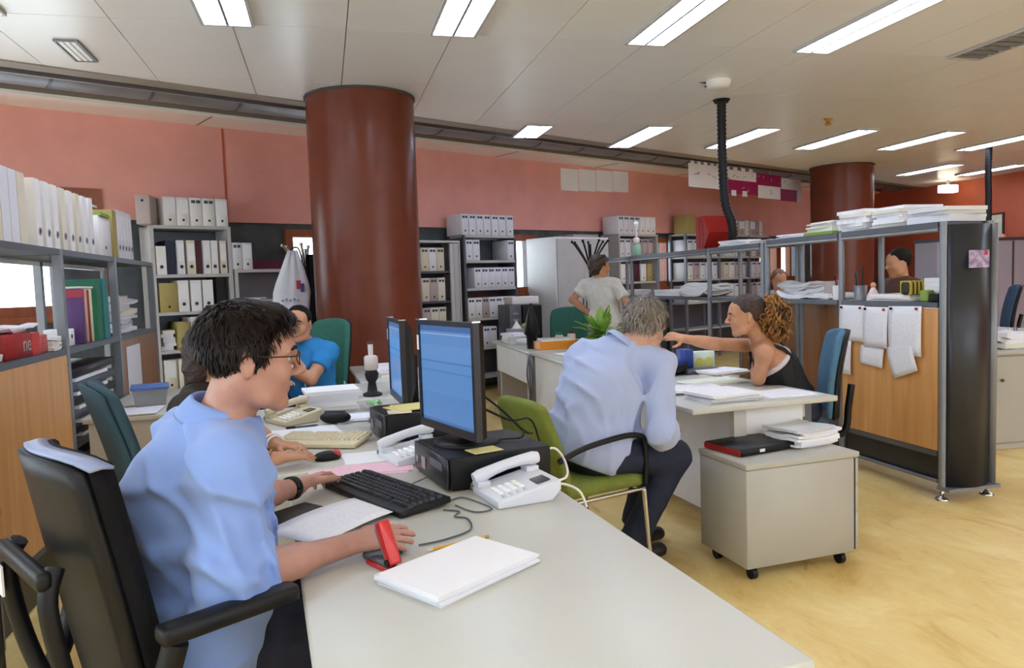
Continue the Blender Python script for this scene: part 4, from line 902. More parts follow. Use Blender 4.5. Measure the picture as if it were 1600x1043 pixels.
# ---- writing things
paper_stack((.255, 1.574, DZ), .305, .208, 5, .0042, 'thick pad of blank white A4 paper on the front desk', rz=math.radians(33.6), jit=.02, cols=('white_b', 'paper'), first='paper', name='paper_pad', off=.005)
t = thing('pencil', 'yellow pencil lying half under the white paper pad', 'pencil', (.285, 1.748, DZ+.005), math.radians(17))
MB().tube([(-.07, 0, 0), (.07, 0, 0)], .004, 6).build('shaft', mat('pencil_yellow', '#dca01e', .4), t); MB().tube([(-.07, 0, 0), (-.088, 0, 0)], [.004, .0006], 6).build('tip', M['beige'], t); MB().tube([(.07, 0, 0), (.082, 0, 0)], .0042, 6).build('ferrule', M['olive'], t)
t = thing('stapler', 'open red stapler on the front desk by the right hand', 'stapler', (.10, 1.66, DZ), math.radians(-62))
rs = mat('stapler_red', '#c4201c', .32, coat=.4)
MB().rbox(-.055, .05, -.017, .017, 0, .010, .004, 2).build('base_plate', rs, t)
MB().rbox(-.05, .03, -.013, .013, .010, .016, .002, 1).build('anvil', M['steel_d'], t)
a = MB().rbox(-.088, .012, -.014, .014, -.012, .014, .006, 2); a.xf(Matrix.Translation((.035, 0, .028)) @ Matrix.Rotation(math.radians(62), 4, 'Y')); a.build('upper_arm', rs, t)
a = MB().rbox(-.08, .0, -.009, .009, -.02, -.012, .002, 1); a.xf(Matrix.Translation((.035, 0, .028)) @ Matrix.Rotation(math.radians(58), 4, 'Y')); a.build('magazine', M['alu'], t)
MB().tube([(.035, -.018, .024), (.035, .018, .024)], .008, 10).build('hinge', M['blackp'], t)
t = thing('loose_sheet', 'printed white sheet lying beside the black keyboard', 'sheet', (.02, 2.045, DZ+.004), math.radians(44))
P = [[(-.185+.36*i/8, -.105+.21*j/5, .003+.012*max(0, i/8-.75)*4*0+.01*math.sin(PI*i/8)) for j in range(6)] for i in range(9)]
MB().grid(P, .0008).build('sheet', M['printed'], t)
tag(MB().rbox(-.09, .09, -.11, .11, 0, .004, .0015, 1).build('mouse_mat', mat('mat_dark', '#33332f', .8, var=.3, vscale=60), loc=(-.085, 2.11, DZ), rz=math.radians(40)), 'dark mouse mat under the printed sheet', 'mouse mat')
t = thing('mouse', 'grey computer mouse under the right hand on the front desk', 'mouse', (.105, 1.735, DZ), math.radians(15))
MB().ell((0, 0, .012), (.052, .03, .022), 16, 10).build('shell', M['steel_d'], t)
t = thing('mouse', 'black and red computer mouse under the hand with bracelets', 'mouse', (-.02, 2.80, DZ), math.radians(10))
MB().ell((0, 0, .012), (.052, .03, .022), 16, 10).build('shell', M['blackp'], t); MB().ell((.03, 0, .016), (.02, .022, .02), 12, 8).build('red_buttons', rs, t)
paper_stack((.02, 2.58, DZ), .20, .15, 2, .0015, 'pink form lying on the desk seam, left of two', rz=.5, cols=('pink',), name='pink_form', jit=.25)
paper_stack((.165, 2.575, DZ), .20, .14, 2, .0015, 'pink form lying on the desk seam, right of two', rz=-.1, cols=('pink',), name='pink_form', jit=.25)
paper_stack((.14, 2.80, DZ), .22, .2, 2, .001, 'white sheets between the two desk telephones and keyboard', rz=.3, jit=.3, cols=('paper', 'printed'))
t = thing('eyeglass_case', 'black soft pouch on papers behind the beige keyboard', 'pouch', (.02, 3.55, DZ), math.radians(-20))
MB().ell((0, 0, .028), (.075, .04, .03), 16, 10).build('pouch_body', M['blackp'], t); MB().box(-.05, .05, -.003, .003, .05, .06).build('zip', M['steel_d'], t)
t = thing('pen', 'dark pen lying behind the beige keyboard', 'pen', (-.13, 3.50, DZ+.005), .2); MB().tube([(-.07, 0, 0), (.06, 0, 0), (.075, 0, 0)], [.005, .005, .001], 8).build('barrel', M['steel_d'], t); MB().tube([(-.07, 0, 0), (-.03, 0, 0)], .006, 8).build('cap', M['blackp'], t)
paper_stack((-.12, 3.38, DZ), .3, .2, 2, .001, 'white sheets under the beige keyboard', rz=.1, jit=.3, cols=('paper',))
paper_stack((-.0, 3.95, DZ), .28, .22, 6, .018, 'tall stack of white reports on the middle desk', rz=.1, jit=.06, cols=('paper', 'white_b', 'paper'))
paper_stack((.1, 3.62, DZ), .22, .16, 3, .003, 'loose white slips behind the black pouch', rz=.2, jit=.4)
tag(MB().rbox(-.04, .04, -.025, .025, 0, .035, .004).build('blue_box', mat('blue_plastic', '#2c3f92', .4), loc=(.06, 4.35, DZ+.001), rz=.1), 'small blue box at the front edge of the far left desk', 'box')
paper_stack((.44, 5.35, DZ), .3, .26, 5, .014, 'white paper stack on the desk in front of the column', rz=.2, jit=.2)
paper_stack((.5, 4.5, DZ), .3, .26, 4, .012, 'clear folders and papers behind the second monitor', rz=-.1, jit=.2, cols=('paper', 'white_b'))
t = thing('document_tray', 'clear plastic document tray by the blue box', 'tray', (-.02, 4.6, DZ+.001), .05)
MB().box(-.12, .12, -.15, .15, 0, .003).build('tray_floor', M['clear'], t); MB().box(-.12, -.117, -.15, .15, .003, .05).build('tray_side', M['clear'], t); MB().box(.117, .12, -.15, .15, .003, .05).build('tray_side', M['clear'], t)
t = thing('dispenser', 'tall desk dispenser with dark base, clear body and red capped tube', 'dispenser', (.24, 4.36, DZ))
MB().lathe([(.055, 0), (.055, .015), (.03, .025), (.022, .08), (.035, .10), (.04, .13), (.03, .15)], 18).build('base', M['blackp'], t)
MB().lathe([(.032, .15), (.04, .16), (.04, .225), (.03, .235)], 18).build('chamber', mat('milky_plastic', '#c9bcb8', .25), t); MB().lathe([(.014, .235), (.016, .30)], 14).build('tube', mat('milky_tube', '#d8d0d0', .2), t); MB().lathe([(.02, .30), (.02, .315), (0, .318)], 14).build('cap', M['maroon'], t)
t = thing('crumpled_paper', 'crumpled pale green slip beside the rear computer case', 'paper', (.22, 3.88, DZ))
R_ = random.Random(3); P = [[(-.035+.012*i, -.035+.012*j, .015+R_.uniform(0, .035)) for j in range(7)] for i in range(7)]; MB().grid(P, .001, smooth=False).build('crumple', mat('pale_green_paper', '#9cc79a', .6), t)
t = thing('cream_handbag_strap', 'tangle of cables behind the second monitor', 'cable', (0, 0, 0)); t.name = 'cables'
for k in range(4): MB().tube([(.46+.02*k, 3.4, .98-.05*k), (.50+.02*k, 3.5, .9), (.52, 3.55+.03*k, .8), (.5+.03*k, 3.7, .74)], .004, 6).build('cable', M['blackp'] if k % 2 else M['white'], t)
# plastic box with blue lid on the side table
t = thing('plastic_box', 'clear plastic food box with blue lid on the left side table', 'box', (-.98, 4.55, DZ), .2)
bx = MB(); bx.add([(-.075, -.055, .002), (.075, -.055, .002), (.075, .055, .002), (-.075, .055, .002), (-.09, -.07, .10), (.09, -.07, .10), (.09, .07, .10), (-.09, .07, .10)], [(3, 2, 1, 0), (0, 1, 5, 4), (1, 2, 6, 5), (2, 3, 7, 6), (3, 0, 4, 7)]); bx.build('tub', mat('smoky_plastic', '#8f9296', .2, alpha=.6), t)
MB().rbox(-.098, .098, -.078, .078, .10, .122, .006).build('lid', mat('lid_blue', '#4a74b8', .35), t)
paper_stack((-1.0, 4.37, DZ), .2, .3, 2, .004, 'white papers on the left side table', rz=.1, jit=.1)
# ---- second desk row
paper_stack((1.93, 3.40, DZ), .30, .24, 4, .010, 'open file with metal clip at the near corner of the shared desk', rz=.15, jit=.1, cols=('paper', 'steel_hi', 'paper'), first='paper')
paper_stack((2.28, 3.42, DZ), .30, .21, 2, .004, 'white sheets at the right edge of the shared desk', rz=.1, jit=.15, cols=('paper', 'printed'))
paper_stack((1.93, 3.72, DZ), .32, .24, 3, .006, 'white sheets in front of the grey haired man', rz=-.1, jit=.2, cols=('paper', 'printed'), bend=.01)
paper_stack((2.2, 3.95, DZ), .34, .24, 3, .004, 'pale greenish sheets by the elbow of the curly haired woman', rz=.1, jit=.25, cols=('paper_g', 'paper'))
paper_stack((1.85, 4.1, DZ), .26, .2, 4, .006, 'papers beside the black desk tray of the shared desk', rz=.3, jit=.2)
t = thing('desk_tray', 'black oval desk tray full of small things on the shared desk', 'tray', (2.1, 4.45, DZ), .1)
MB().lathe([(.10, 0), (.15, .02), (.17, .07), (.16, .07), (.14, .025), (0, .012)], 24).build('bowl', M['blackp'], t)
for k in range(10): MB().rbox(-.02, .02, -.012, .012, 0, .03, .006).xf(Matrix.Translation((.09*math.cos(k*2.4), .09*math.sin(k*1.7), .045)) @ Matrix.Rotation(k*1.3, 4, 'Z') @ Matrix.Rotation(.5*k, 4, 'X')).build('trinket', [M['white'], M['beige'], M['steel'], M['maroon']][k % 4], t)
tag(MB().rbox(-.035, .035, -.05, .05, 0, .15, .003, 1).build('blue_box', mat('box_blue', '#23418f', .45), loc=(2.27, 4.46, DZ+.001), rz=.1), 'upright blue carton on the shared desk', 'carton')
t = thing('pill_carton', 'pale green and yellow carton beside the blue one', 'carton', (2.40, 4.50, DZ+.001), .1)
MB().rbox(-.09, .09, -.04, .04, 0, .125, .003, 1).build('carton_body', mat('mint_carton', '#d4e6d6', .5), t)
for k in range(2): MB().tube([(-.03+.07*k, -.042, .06), (-.03+.07*k, -.04, .06)], .03, 16).build('yellow_spot', mat('carton_yellow', '#d8d56a', .5), t)
paper_stack((2.42, 4.25, DZ), .28, .2, 4, .008, 'white forms between the cartons and the curly haired woman', rz=.4, jit=.35)
tag(MB().rbox(-.12, .12, -.05, .05, 0, .03, .01).build('grey_pouch', M['steel_d'], loc=(2.33, 4.37, DZ+.001), rz=.1), 'flat grey pencil case in front of the cartons', 'pencil case')
# ---- farther desks of the right row
paper_stack((1.98, 5.72, DZ), .36, .26, 3, .010, 'blue folder under white papers by the desk edge behind the green chair', rz=.15, cols=('navy', 'paper', 'paper'), jit=.08, first='paper')
paper_stack((2.0, 5.35, DZ), .34, .26, 2, .008, 'yellowish papers at the desk edge behind the grey haired man', rz=.05, cols=('beige', 'paper_w'), jit=.1)
t = thing('orange_tray', 'bright orange document tray on the right desk row', 'tray', (2.06, 6.62, DZ), .05)
om = mat('orange_plastic', '#e08a12', .35)
MB().rbox(-.2, .2, -.13, .13, 0, .012, .004).build('tray_floor', om, t)
for nm, b in (('tray_side', (-.2, .2, -.13, -.118, .012, .075)), ('tray_side', (-.2, .2, .118, .13, .012, .075)), ('tray_side', (-.2, -.188, -.118, .118, .012, .075)), ('tray_side', (.188, .2, -.118, .118, .012, .075))): MB().box(*b).build(nm, om, t)
paper_stack((2.06, 6.62, DZ+.013), .33, .2, 4, .016, 'papers inside the orange tray', rz=.05, jit=.05, cols=('yellow', 'paper_w', 'olive'))
t = thing('dark_bottle', 'black conical holder standing left of the orange tray', 'bottle', (1.86, 6.72, DZ))
MB().lathe([(.05, 0), (.05, .12), (.075, .14), (.05, .28), (.02, .38), (.012, .42), (0, .425)], 20).build('body', M['blackp'], t)
t = thing('grey_box', 'grey box with white tissue and yellow slips near the end of the desk row', 'box', (2.0, 7.72, DZ), .1)
MB().rbox(-.12, .12, -.09, .09, 0, .13, .006).build('box_body', M['steel'], t); MB().lathe([(.06, .13), (.03, .17), (.0, .22)], 8, (-.03, 0, 0)).build('tissue', M['white'], t); MB().ell((.07, 0, .15), (.05, .05, .035), 10, 6).build('yellow_slips', M['olive'], t)
paper_stack((1.88, 7.45, DZ), .2, .25, 6, .016, 'stack of papers on the far end of the desk row by the grey box', rz=.1, jit=.3)
paper_stack((1.95, 7.15, DZ), .22, .2, 4, .014, 'tangle of papers between grey box and orange tray', rz=.4, jit=.4, cols=('paper', 'steel_hi', 'steel'))
t = thing('desk_clutter_mug', 'white mug on the right desk row beside the plant', 'mug', (2.28, 6.32, DZ)); t.name = 'mug'
MB().lathe([(.035, 0), (.04, .01), (.04, .09), (.036, .09), (.034, .012), (0, .012)], 18).build('cup', M['white'], t); MB().tube([(.04, 0, .075), (.065, 0, .07), (.068, 0, .04), (.04, 0, .025)], .005, 8).build('mug_handle', M['white'], t)
for k, (x, y, lb) in enumerate(((2.2, 6.95, 'left'), (2.36, 7.05, 'right'))):
    t = thing('jar', 'small pale jar on the far desk behind the orange tray, %s one' % lb, 'jar', (x, y, DZ), 0, 'jars behind the orange tray'); MB().lathe([(.035, 0), (.04, .02), (.04, .09), (.03, .10)], 14).build('glass', M['beige'], t); MB().lathe([(.034, .10), (.034, .12), (0, .122)], 14).build('lid', M['maroon'] if k else M['green_card'], t)
# plant
t = thing('potted_plant', 'leafy light green potted plant in front of the standing woman', 'plant', (2.36, 6.22, DZ))
MB().lathe([(.05, 0), (.07, .11), (.075, .12), (.065, .12), (.06, .10), (0, .10)], 18).build('pot', mat('pot_white', '#cfc8c0', .5), t)
lm = [mat('leaf_a', '#93b84c', .5, var=.2), mat('leaf_b', '#74a03a', .5, var=.2)]
R_ = random.Random(11)
for k in range(60):
    a = R_.uniform(0, 2*PI); el = R_.uniform(.1, 1.3); ln = R_.uniform(.18, .34)
    st = Vector((0, 0, .11)); dv = Vector((math.cos(a)*math.cos(el), math.sin(a)*math.cos(el), math.sin(el))); sd = dv.cross(Vector((0, 0, 1))).normalized()
    P = []
    for i in range(7):
        q = i/6; c = st+dv*ln*q+Vector((0, 0, -.10*q*q*math.cos(el))); wd = .042*math.sin(PI*min(1, max(.0, (q-.25)/.75)))**.8+.0025
        P.append([c-sd*wd, c+Vector((0, 0, -.006)), c+sd*wd])
    MB().grid(P, .001).build('leaf', lm[k % 2], t)
# tower computer + small printer box behind the desk row
t = thing('tower_computer', 'black tower computers standing by the window below a white box', 'computer', (2.1, 8.35, 0), math.radians(8))
MB().rbox(-.06, .40, .0, .45, .0, .62, .01).build('cabinet', M['desk_p'], t)
MB().rbox(.12, .36, .0, .40, .62, 1.08, .008).build('tower', M['blackp'], t); MB().rbox(-.04, .11, .02, .40, .62, 1.09, .006).build('tower', M['steel_d'], t)
MB().box(.0, .07, .012, .021, .9, .93).build('drive_slot', M['alu'], t); MB().box(.0, .07, .012, .021, .98, 1.0).build('drive_slot', M['alu'], t)
tag(MB().rbox(-.17, .17, -.13, .13, 0, .09, .01).build('white_box', M['white'], loc=(2.26, 8.58, 1.092), rz=.14), 'white printer-like box on the black towers by the window', 'box')
# ---- coat stands
def coat_stand(loc, label, m, h, arms):
    t = thing('coat_stand', label, 'coat stand', loc)
    MB().lathe([(.2, 0), (.2, .02), (.04, .04), (.02, .06)], 20).build('stand_base', m, t); MB().tube([(0, 0, .05), (0, 0, h)], .018, 12).build('pole', m, t)
    for k in range(arms):
        a = 2*PI*k/arms+.4; c, s_ = math.cos(a), math.sin(a)
        MB().tube([(0, 0, h-.32), (.06*c, .06*s_, h-.2), (.17*c, .17*s_, h-.03), (.22*c, .22*s_, h+.03)], .011, 8).build('hook', m, t); MB().ell((.22*c, .22*s_, h+.03), (.018, .018, .018), 8, 6).build('hook_knob', m, t)
    return t
coat_stand((-.16, 7.42, 0), 'chrome coat stand with a white bag left of the big column', M['chrome'], 1.74, 6)
coat_stand((3.13, 8.56, 0), 'black branching coat stand behind the standing woman', M['blackp'], 1.78, 7)
t = thing('hanging_bag', 'white fabric bag with red and blue logo hanging on the chrome coat stand', 'bag', (-.27, 7.30, 1.72))
P = []
for i in range(9):
    q = i/8; wd = .04+.13*min(1, q*1.7); row = []
    for j in range(9):
        r_ = j/8*2-1; row.append((r_*wd-.05*q+.008*math.sin(7*r_+3*q), -.05*q*(1-r_*r_)-.01*math.sin(9*r_), -.62*q))
    P.append(row)
MB().grid(P, .012).build('bag_cloth', mat('bag_white', '#e4e6f0', .75, var=.04), t)
MB().box(.02, .06, -.062, -.056, -.36, -.28).build('logo_red', mat('logo_red', '#b03040', .6), t); MB().box(.055, .09, -.056, -.05, -.39, -.31).build('logo_blue', mat('logo_blue', '#2a4a9c', .6), t)
for k in range(5): MB().box(-.12+.035*k, -.1+.035*k, -.066, -.06, -.47+.006*(k % 2), -.455+.01*(k % 2)).build('script_stroke', mat('script_blue', '#6f86b8', .6), t)
MB().tube([(-.02, 0, 0), (.02, .03, .03), (.06, .05, .0), (.1, .0, -.2)], .008, 6).build('strap', mat('bag_strap', '#3c3a44', .7), t)
t = thing('dark_coat', 'black coat hanging on the chrome coat stand beside the white bag', 'coat', (-.12, 7.36, 1.68))
P = [[(.02+(j/6-.5)*(.08+.12*i/8), -.04+.03*math.sin(j*1.3+i*.2), -.9*i/8) for j in range(7)] for i in range(9)]
MB().grid(P, .03).build('coat_cloth', M['black_soft'], t)
# ---- low cabinet right of the partition
t = thing('low_cabinet', 'pale low cabinet with a knob at the right picture edge', 'cabinet', (4.72, 4.42, 0), math.radians(-5))
MB().rbox(0, 1.2, 0, .45, .04, .70, .004, 1).build('carcass', M['ped'], t); MB().rbox(-.02, 1.22, -.02, .47, .701, .73, .005).build('cabinet_top', M['ped'], t); MB().box(.02, 1.18, .02, .43, 0, .04).build('plinth', M['desk_edge'], t)
d = MB().box(.01, .595, -.018, -.001, .06, .69).build('door', M['ped'], t); MB().ell((.05, -.03, .52), (.013, .013, .013), 10, 6).build('knob', M['steel_d'], d)
d = MB().box(.605, 1.19, -.018, -.001, .06, .69).build('door', M['ped'], t); MB().ell((1.14, -.03, .52), (.013, .013, .013), 10, 6).build('knob', M['steel_d'], d)
paper_stack((5.02, 4.62, .731), .3, .24, 3, .03, 'green folders with papers on the low cabinet at the right edge', rz=.3, cols=('green_card', 'paper', 'paper_g'), jit=.2, bend=.03, first='paper')
t = thing('mesh_tray', 'black mesh desk basket with clips on the low cabinet', 'basket', (5.25, 4.66, .731), .2); MB().lathe([(.1, 0), (.12, .09), (.115, .09), (.095, .006), (0, .004)], 20).build('basket', M['blackp'], t)
for k in range(6): MB().tube([(.05*math.cos(k), .05*math.sin(k), .02), (.09*math.cos(k), .09*math.sin(k), .14)], .005, 5).build('clip', [M['white'], M['steel']][k % 2], t)
# desk and grey cabinets beyond the partition
FE = Frame(5.2, 5.75, 0)
desk(FE, 1.5, .75, 'desk beyond the partition, seen between its shelves', [('leg_panel', (.03, .06, .05, .7, 0, .70), 'desk_p'), ('leg_panel', (1.44, 1.47, .05, .7, 0, .70), 'desk_p')])
paper_stack((5.5, 6.0, DZ), .4, .3, 6, .04, 'pile of white files on the desk beyond the partition', rz=.1, jit=.1)
t = thing('office_cabinet', 'distant lavender grey cabinet with sliding doors beyond the partition', 'cabinet', (9.3, 9.75, 0), 0)
MB().box(0, 2.2, 0, .45, 0, 1.75).build('carcass', mat('lavender_grey', '#b5b4c8', .5), t); MB().box(-.02, 2.22, -.02, .47, 1.751, 1.80).build('cabinet_top', M['steel_d'], t); MB().box(.7, .73, -.012, -.001, .05, 1.74).build('door_gap', M['steel_d'], t); MB().box(1.45, 1.48, -.012, -.001, .05, 1.74).build('door_gap', M['steel_d'], t)

t = thing('side_table', 'small wooden table corner at the left picture edge', 'table', (-1.10, 2.18, 0))
MB().rbox(-.15, .15, -.28, .28, .728, .75, .005).build('table_top', mat('orange_wood', '#b4763c', .4, var=.1), t)
for x in (-.12, .12):
    for y in (-.25, .25): MB().tube([(x, y, 0), (x, y, .728)], .018, 8).build('leg', M['dark_panel'], t)
# ================================================================ CHAIRS
def task_chair(loc, deg, label, m_seat, m_back, bh=.52, bw=.44, z_seat=.46, arms=True, m_shell=None, back_off=.24, tilt=.18, bz=.56, arm_z=.66):
    """swivel chair facing local +x"""
    t = thing('office_chair', label, 'chair', loc, math.radians(deg)); ms = m_shell or M['blackp']
    P = []
    for i in range(9):
        a = i/8*2-1; row = []
        for j in range(7): b = j/6*2-1; row.append((.23*a-.0, .23*b*(1-.08*abs(a)), z_seat-.02*max(0, a-.6)/.4-.012*(1-a*a)*(1-b*b)))
        P.append(row)
    o = MB().grid(P, .06).build('seat', m_seat, t); sb = o.modifiers.new('s', 'SUBSURF'); sb.levels = 1; sb.render_levels = 2
    P = []; Q = []
    for i in range(11):
        z = i/10; wd = bw/2*(1-.10*max(0, z-.75)/.25-.12*max(0, .2-z)/.2); row = []; r2 = []
        for j in range(9):
            b = j/8*2-1; x = -back_off-tilt*bh*z+.05*b*b+.015*math.sin(z*PI); row.append((x, wd*b, bz+bh*z-.03*abs(b)**3*z)); r2.append((x-.032, wd*b*.97, bz+bh*z*.985-.03*abs(b)**3*z))
        P.append(row); Q.append(r2)
    o = MB().grid(P, .045).build('backrest', m_back, t); sb = o.modifiers.new('s', 'SUBSURF'); sb.levels = 1; sb.render_levels = 2
    MB().grid(Q, .014).build('back_shell', ms, t)
    MB().tube([(-.10, 0, z_seat-.06), (-back_off-.06, 0, z_seat-.02), (-back_off-.09, 0, bz+.05), (-back_off-.085-tilt*bh*.35, 0, bz+bh*.35)], .02, 8).build('back_support', ms, t)
    MB().cyl((0, 0), .028, .10, z_seat-.05, 14).build('gas_column', M['steel_d'], t)
    MB().box(-.1, .1, -.08, .08, z_seat-.065, z_seat-.04).build('mechanism', M['blackp'], t)
    for k in range(5):
        a = 2*PI*k/5+.3; c, s = math.cos(a), math.sin(a)
        MB().tube([(0, 0, .115), (.15*c, .15*s, .10), (.28*c, .28*s, .075)], [.028, .022, .016], 8).build('base_leg', M['blackp'], t)
        MB().tube([(.28*c-.02*s, .28*s+.02*c, .028), (.28*c+.02*s, .28*s-.02*c, .028)], .028, 12).build('caster', M['blackp'], t)
    if arms:
        for q in (1, -1):
            MB().tube([(-.05, q*.24, z_seat-.04), (-.05, q*.285, z_seat), (-.06, q*.29, arm_z-.03)], .016, 8).build('arm_post', ms, t); MB().rbox(-.2, .10, q*.29-.028, q*.29+.028, arm_z-.03, arm_z, .012, 2).build('armrest', ms, t)
    return t
teal_f = mat('chair_blue_fabric', '#27434f', .75, var=.1, vscale=30, bump=.1, bscale=500); green_f = mat('chair_green_fabric', '#2c6656', .8, var=.1, vscale=30, bump=.1, bscale=500)
blue_f = mat('chair_light_blue_fabric', '#47708c', .75, var=.1, vscale=30, bump=.1, bscale=500)
task_chair((-.52, 3.03, 0), 20, 'dark teal high backed office chair by the left shelving', teal_f, teal_f, bh=.56, bw=.46, back_off=.20, bz=.50, tilt=.22, arms=False, z_seat=.44, m_shell=teal_f)
task_chair((-.15, 5.37, 0), 232, 'green office chair with high back under the man in the blue t-shirt', green_f, green_f, bh=.58, bw=.36, bz=.56, arms=False, z_seat=.44)
task_chair((2.63, 3.83, 0), 151, 'light blue office chair behind the curly haired woman', blue_f, blue_f, bh=.50, bw=.44, arms=False, z_seat=.44, back_off=.22, bz=.53, tilt=.12)
task_chair((2.74, 8.22, 0), 250, 'empty green office chair at the far end of the desk row', green_f, green_f, bh=.44, bw=.5, arms=False, z_seat=.44, bz=.60)
task_chair((7.0, 6.7, 0), 140, 'distant dark blue office chair at the right picture edge', mat('chair_navy', '#24405c', .75), mat('chair_navy', '#24405c', .75), bh=.5, bw=.5, bz=.65)
# black chair of the man at the front desk
t = thing('office_chair', 'black office chair with armrests and red seat under the man at the front desk', 'chair', (-.285, 1.725, 0), math.radians(32))
seat_red = mat('seat_dark_red', '#5d1d1c', .8, bump=.1, bscale=500)
P = [[(.24*(i/8*2-1)+.02, .235*(j/6*2-1), .455-.02*max(0, i/8*2-1.6)) for j in range(7)] for i in range(9)]
o = MB().grid(P, .06).build('seat', seat_red, t); sb = o.modifiers.new('s', 'SUBSURF'); sb.levels = 1; sb.render_levels = 2
P = []; Q = []
for i in range(15):
    z = i/14; wd = .168+.02*math.sin(z*PI)-.03*max(0, .25-z)/.25; row = []; r2 = []
    for j in range(11):
        b = j/10*2-1; x = -.185-.10*z+.045*b*b; row.append((x, wd*b, .50+.575*z-.02*abs(b)**4)); r2.append((x-.030, wd*b*.985, .50+.57*z-.02*abs(b)**4))
    P.append(row); Q.append(r2)
MB().grid(P, .04).build('backrest', M['black_soft'], t); MB().grid(Q, .02).build('back_shell', M['blackp'], t)
MB().grid([[(-.272-.02*i+.045*(j/10*2-1)**2, .186*(j/10*2-1), 1.074+.003*math.sin(PI*i/2)-.02*abs(j/10*2-1)**4) for i in range(3)] for j in range(11)], .006).build('top_sheen', mat('chair_top_sheen', '#8c97b8', .35), t)  # pale strip paints the sky sheen along the black backrest's top edge
for q in (1, -1):
    MB().tube([(-.26, q*.06, .54), (-.285, q*.11, .57), (-.315, q*.14, .68), (-.335, q*.14, .82), (-.315, q*.12, .88)], .017, 8).build('rear_bracket', M['blackp'], t)
    MB().tube([(-.31, q*.12, .52), (-.26, q*.21, .55), (-.21, q*.25, .62), (-.17, q*.262, .735)], .024, 8).build('arm_support', M['blackp'], t)
    a_ = MB().rbox(-.20, .07, q*.262-.026, q*.262+.026, .738, .772, .013, 2); a_.build('armrest', M['blackp'], t)
MB().rbox(-.352, -.325, -.15, .15, .85, .885, .012).build('rear_bar', M['blackp'], t)
MB().box(-.354, -.350, .10, .13, .78, .84).build('sticker', M['white'], t)
MB().tube([(-.1, 0, .40), (-.28, 0, .44), (-.33, 0, .52)], .03, 8).build('back_support', M['blackp'], t); MB().cyl((0, 0), .03, .1, .41, 14).build('gas_column', M['steel_d'], t)
for k in range(5):
    a = 2*PI*k/5+.3; c, s = math.cos(a), math.sin(a); MB().tube([(0, 0, .115), (.15*c, .15*s, .10), (.28*c, .28*s, .075)], [.028, .022, .016], 8).build('base_leg', M['blackp'], t); MB().tube([(.28*c-.02*s, .28*s+.02*c, .028), (.28*c+.02*s, .28*s-.02*c, .028)], .028, 12).build('caster', M['blackp'], t)
# green visitor chair of the grey haired man
t = thing('visitor_chair', 'olive green padded visitor chair with thin black armrests under the grey haired man', 'chair', (1.10, 3.24, 0), math.radians(18))
gm = mat('olive_fabric', '#6f7a2e', .8, var=.12, vscale=25, bump=.1, bscale=500)
P = [[(.225*(i/8*2-1), .225*(j/6*2-1), .45-.02*max(0, i/8*2-1.6)) for j in range(7)] for i in range(9)]
o = MB().grid(P, .07).build('seat', gm, t); sb = o.modifiers.new('s', 'SUBSURF'); sb.levels = 1; sb.render_levels = 2
P = []
for i in range(11):
    z = i/10; wd = .215*(1-.16*max(0, z-.6)/.4); P.append([(-.215-.125*z+.04*(j/8*2-1)**2, wd*(j/8*2-1), .42+.44*z-.03*abs(j/8*2-1)**3*z) for j in range(9)])
o = MB().grid(P, .05).build('backrest', gm, t); sb = o.modifiers.new('s', 'SUBSURF'); sb.levels = 1; sb.render_levels = 2
for q in (1, -1):
    MB().tube([(-.27, q*.225, .60), (-.15, q*.245, .645), (.05, q*.25, .668), (.15, q*.25, .66), (.19, q*.245, .62), (.20, q*.235, .43)], .013, 8).build('armrest', M['blackp'], t)
    MB().tube([(.20, q*.225, .40), (.23, q*.23, .0)], .011, 8).build('leg', M['chrome'], t); MB().tube([(-.2, q*.215, .40), (-.25, q*.22, .0)], .011, 8).build('leg', M['chrome'], t)
MB().tube([(.2, -.225, .405), (.2, .225, .405)], .010, 8).build('seat_rail', M['chrome'], t); MB().tube([(.2, -.215, .405), (-.2, -.215, .405)], .010, 8).build('seat_rail', M['chrome'], t); MB().tube([(.2, .215, .405), (-.2, .215, .405)], .010, 8).build('seat_rail', M['chrome'], t)
# ================================================================ PEOPLE (implicit surfaces meshed with surface nets)
V3 = lambda *a: np.array(a, dtype=np.float64)
def unit(v): v = np.asarray(v, float); return v/np.linalg.norm(v)
def rc(a, b, ra, rb, k=.02, flat=None, cut=False, op='+'): return dict(t='c', a=V3(*a), b=V3(*b), ra=ra, rb=rb, k=k, flat=flat, cut=cut, op=op)
def el(c, r, R=None, k=.02, op='+'): return dict(t='e', c=V3(*c), r=V3(*r), R=np.eye(3) if R is None else np.asarray(R, float), k=k, op=op)
def inflate(p, d):
    q = dict(p)
    if q['t'] == 'c': q['ra'] += d; q['rb'] += d
    else: q['r'] = q['r']+d
    return q
def prim_bb(p):
    if p['t'] == 'c':
        m = max(p['ra'], p['rb'])*(max(1, p['flat'][1]) if p['flat'] else 1); return np.minimum(p['a'], p['b'])-m, np.maximum(p['a'], p['b'])+m
    e = np.sqrt(((p['R']*p['r'])**2).sum(1)); return p['c']-e, p['c']+e
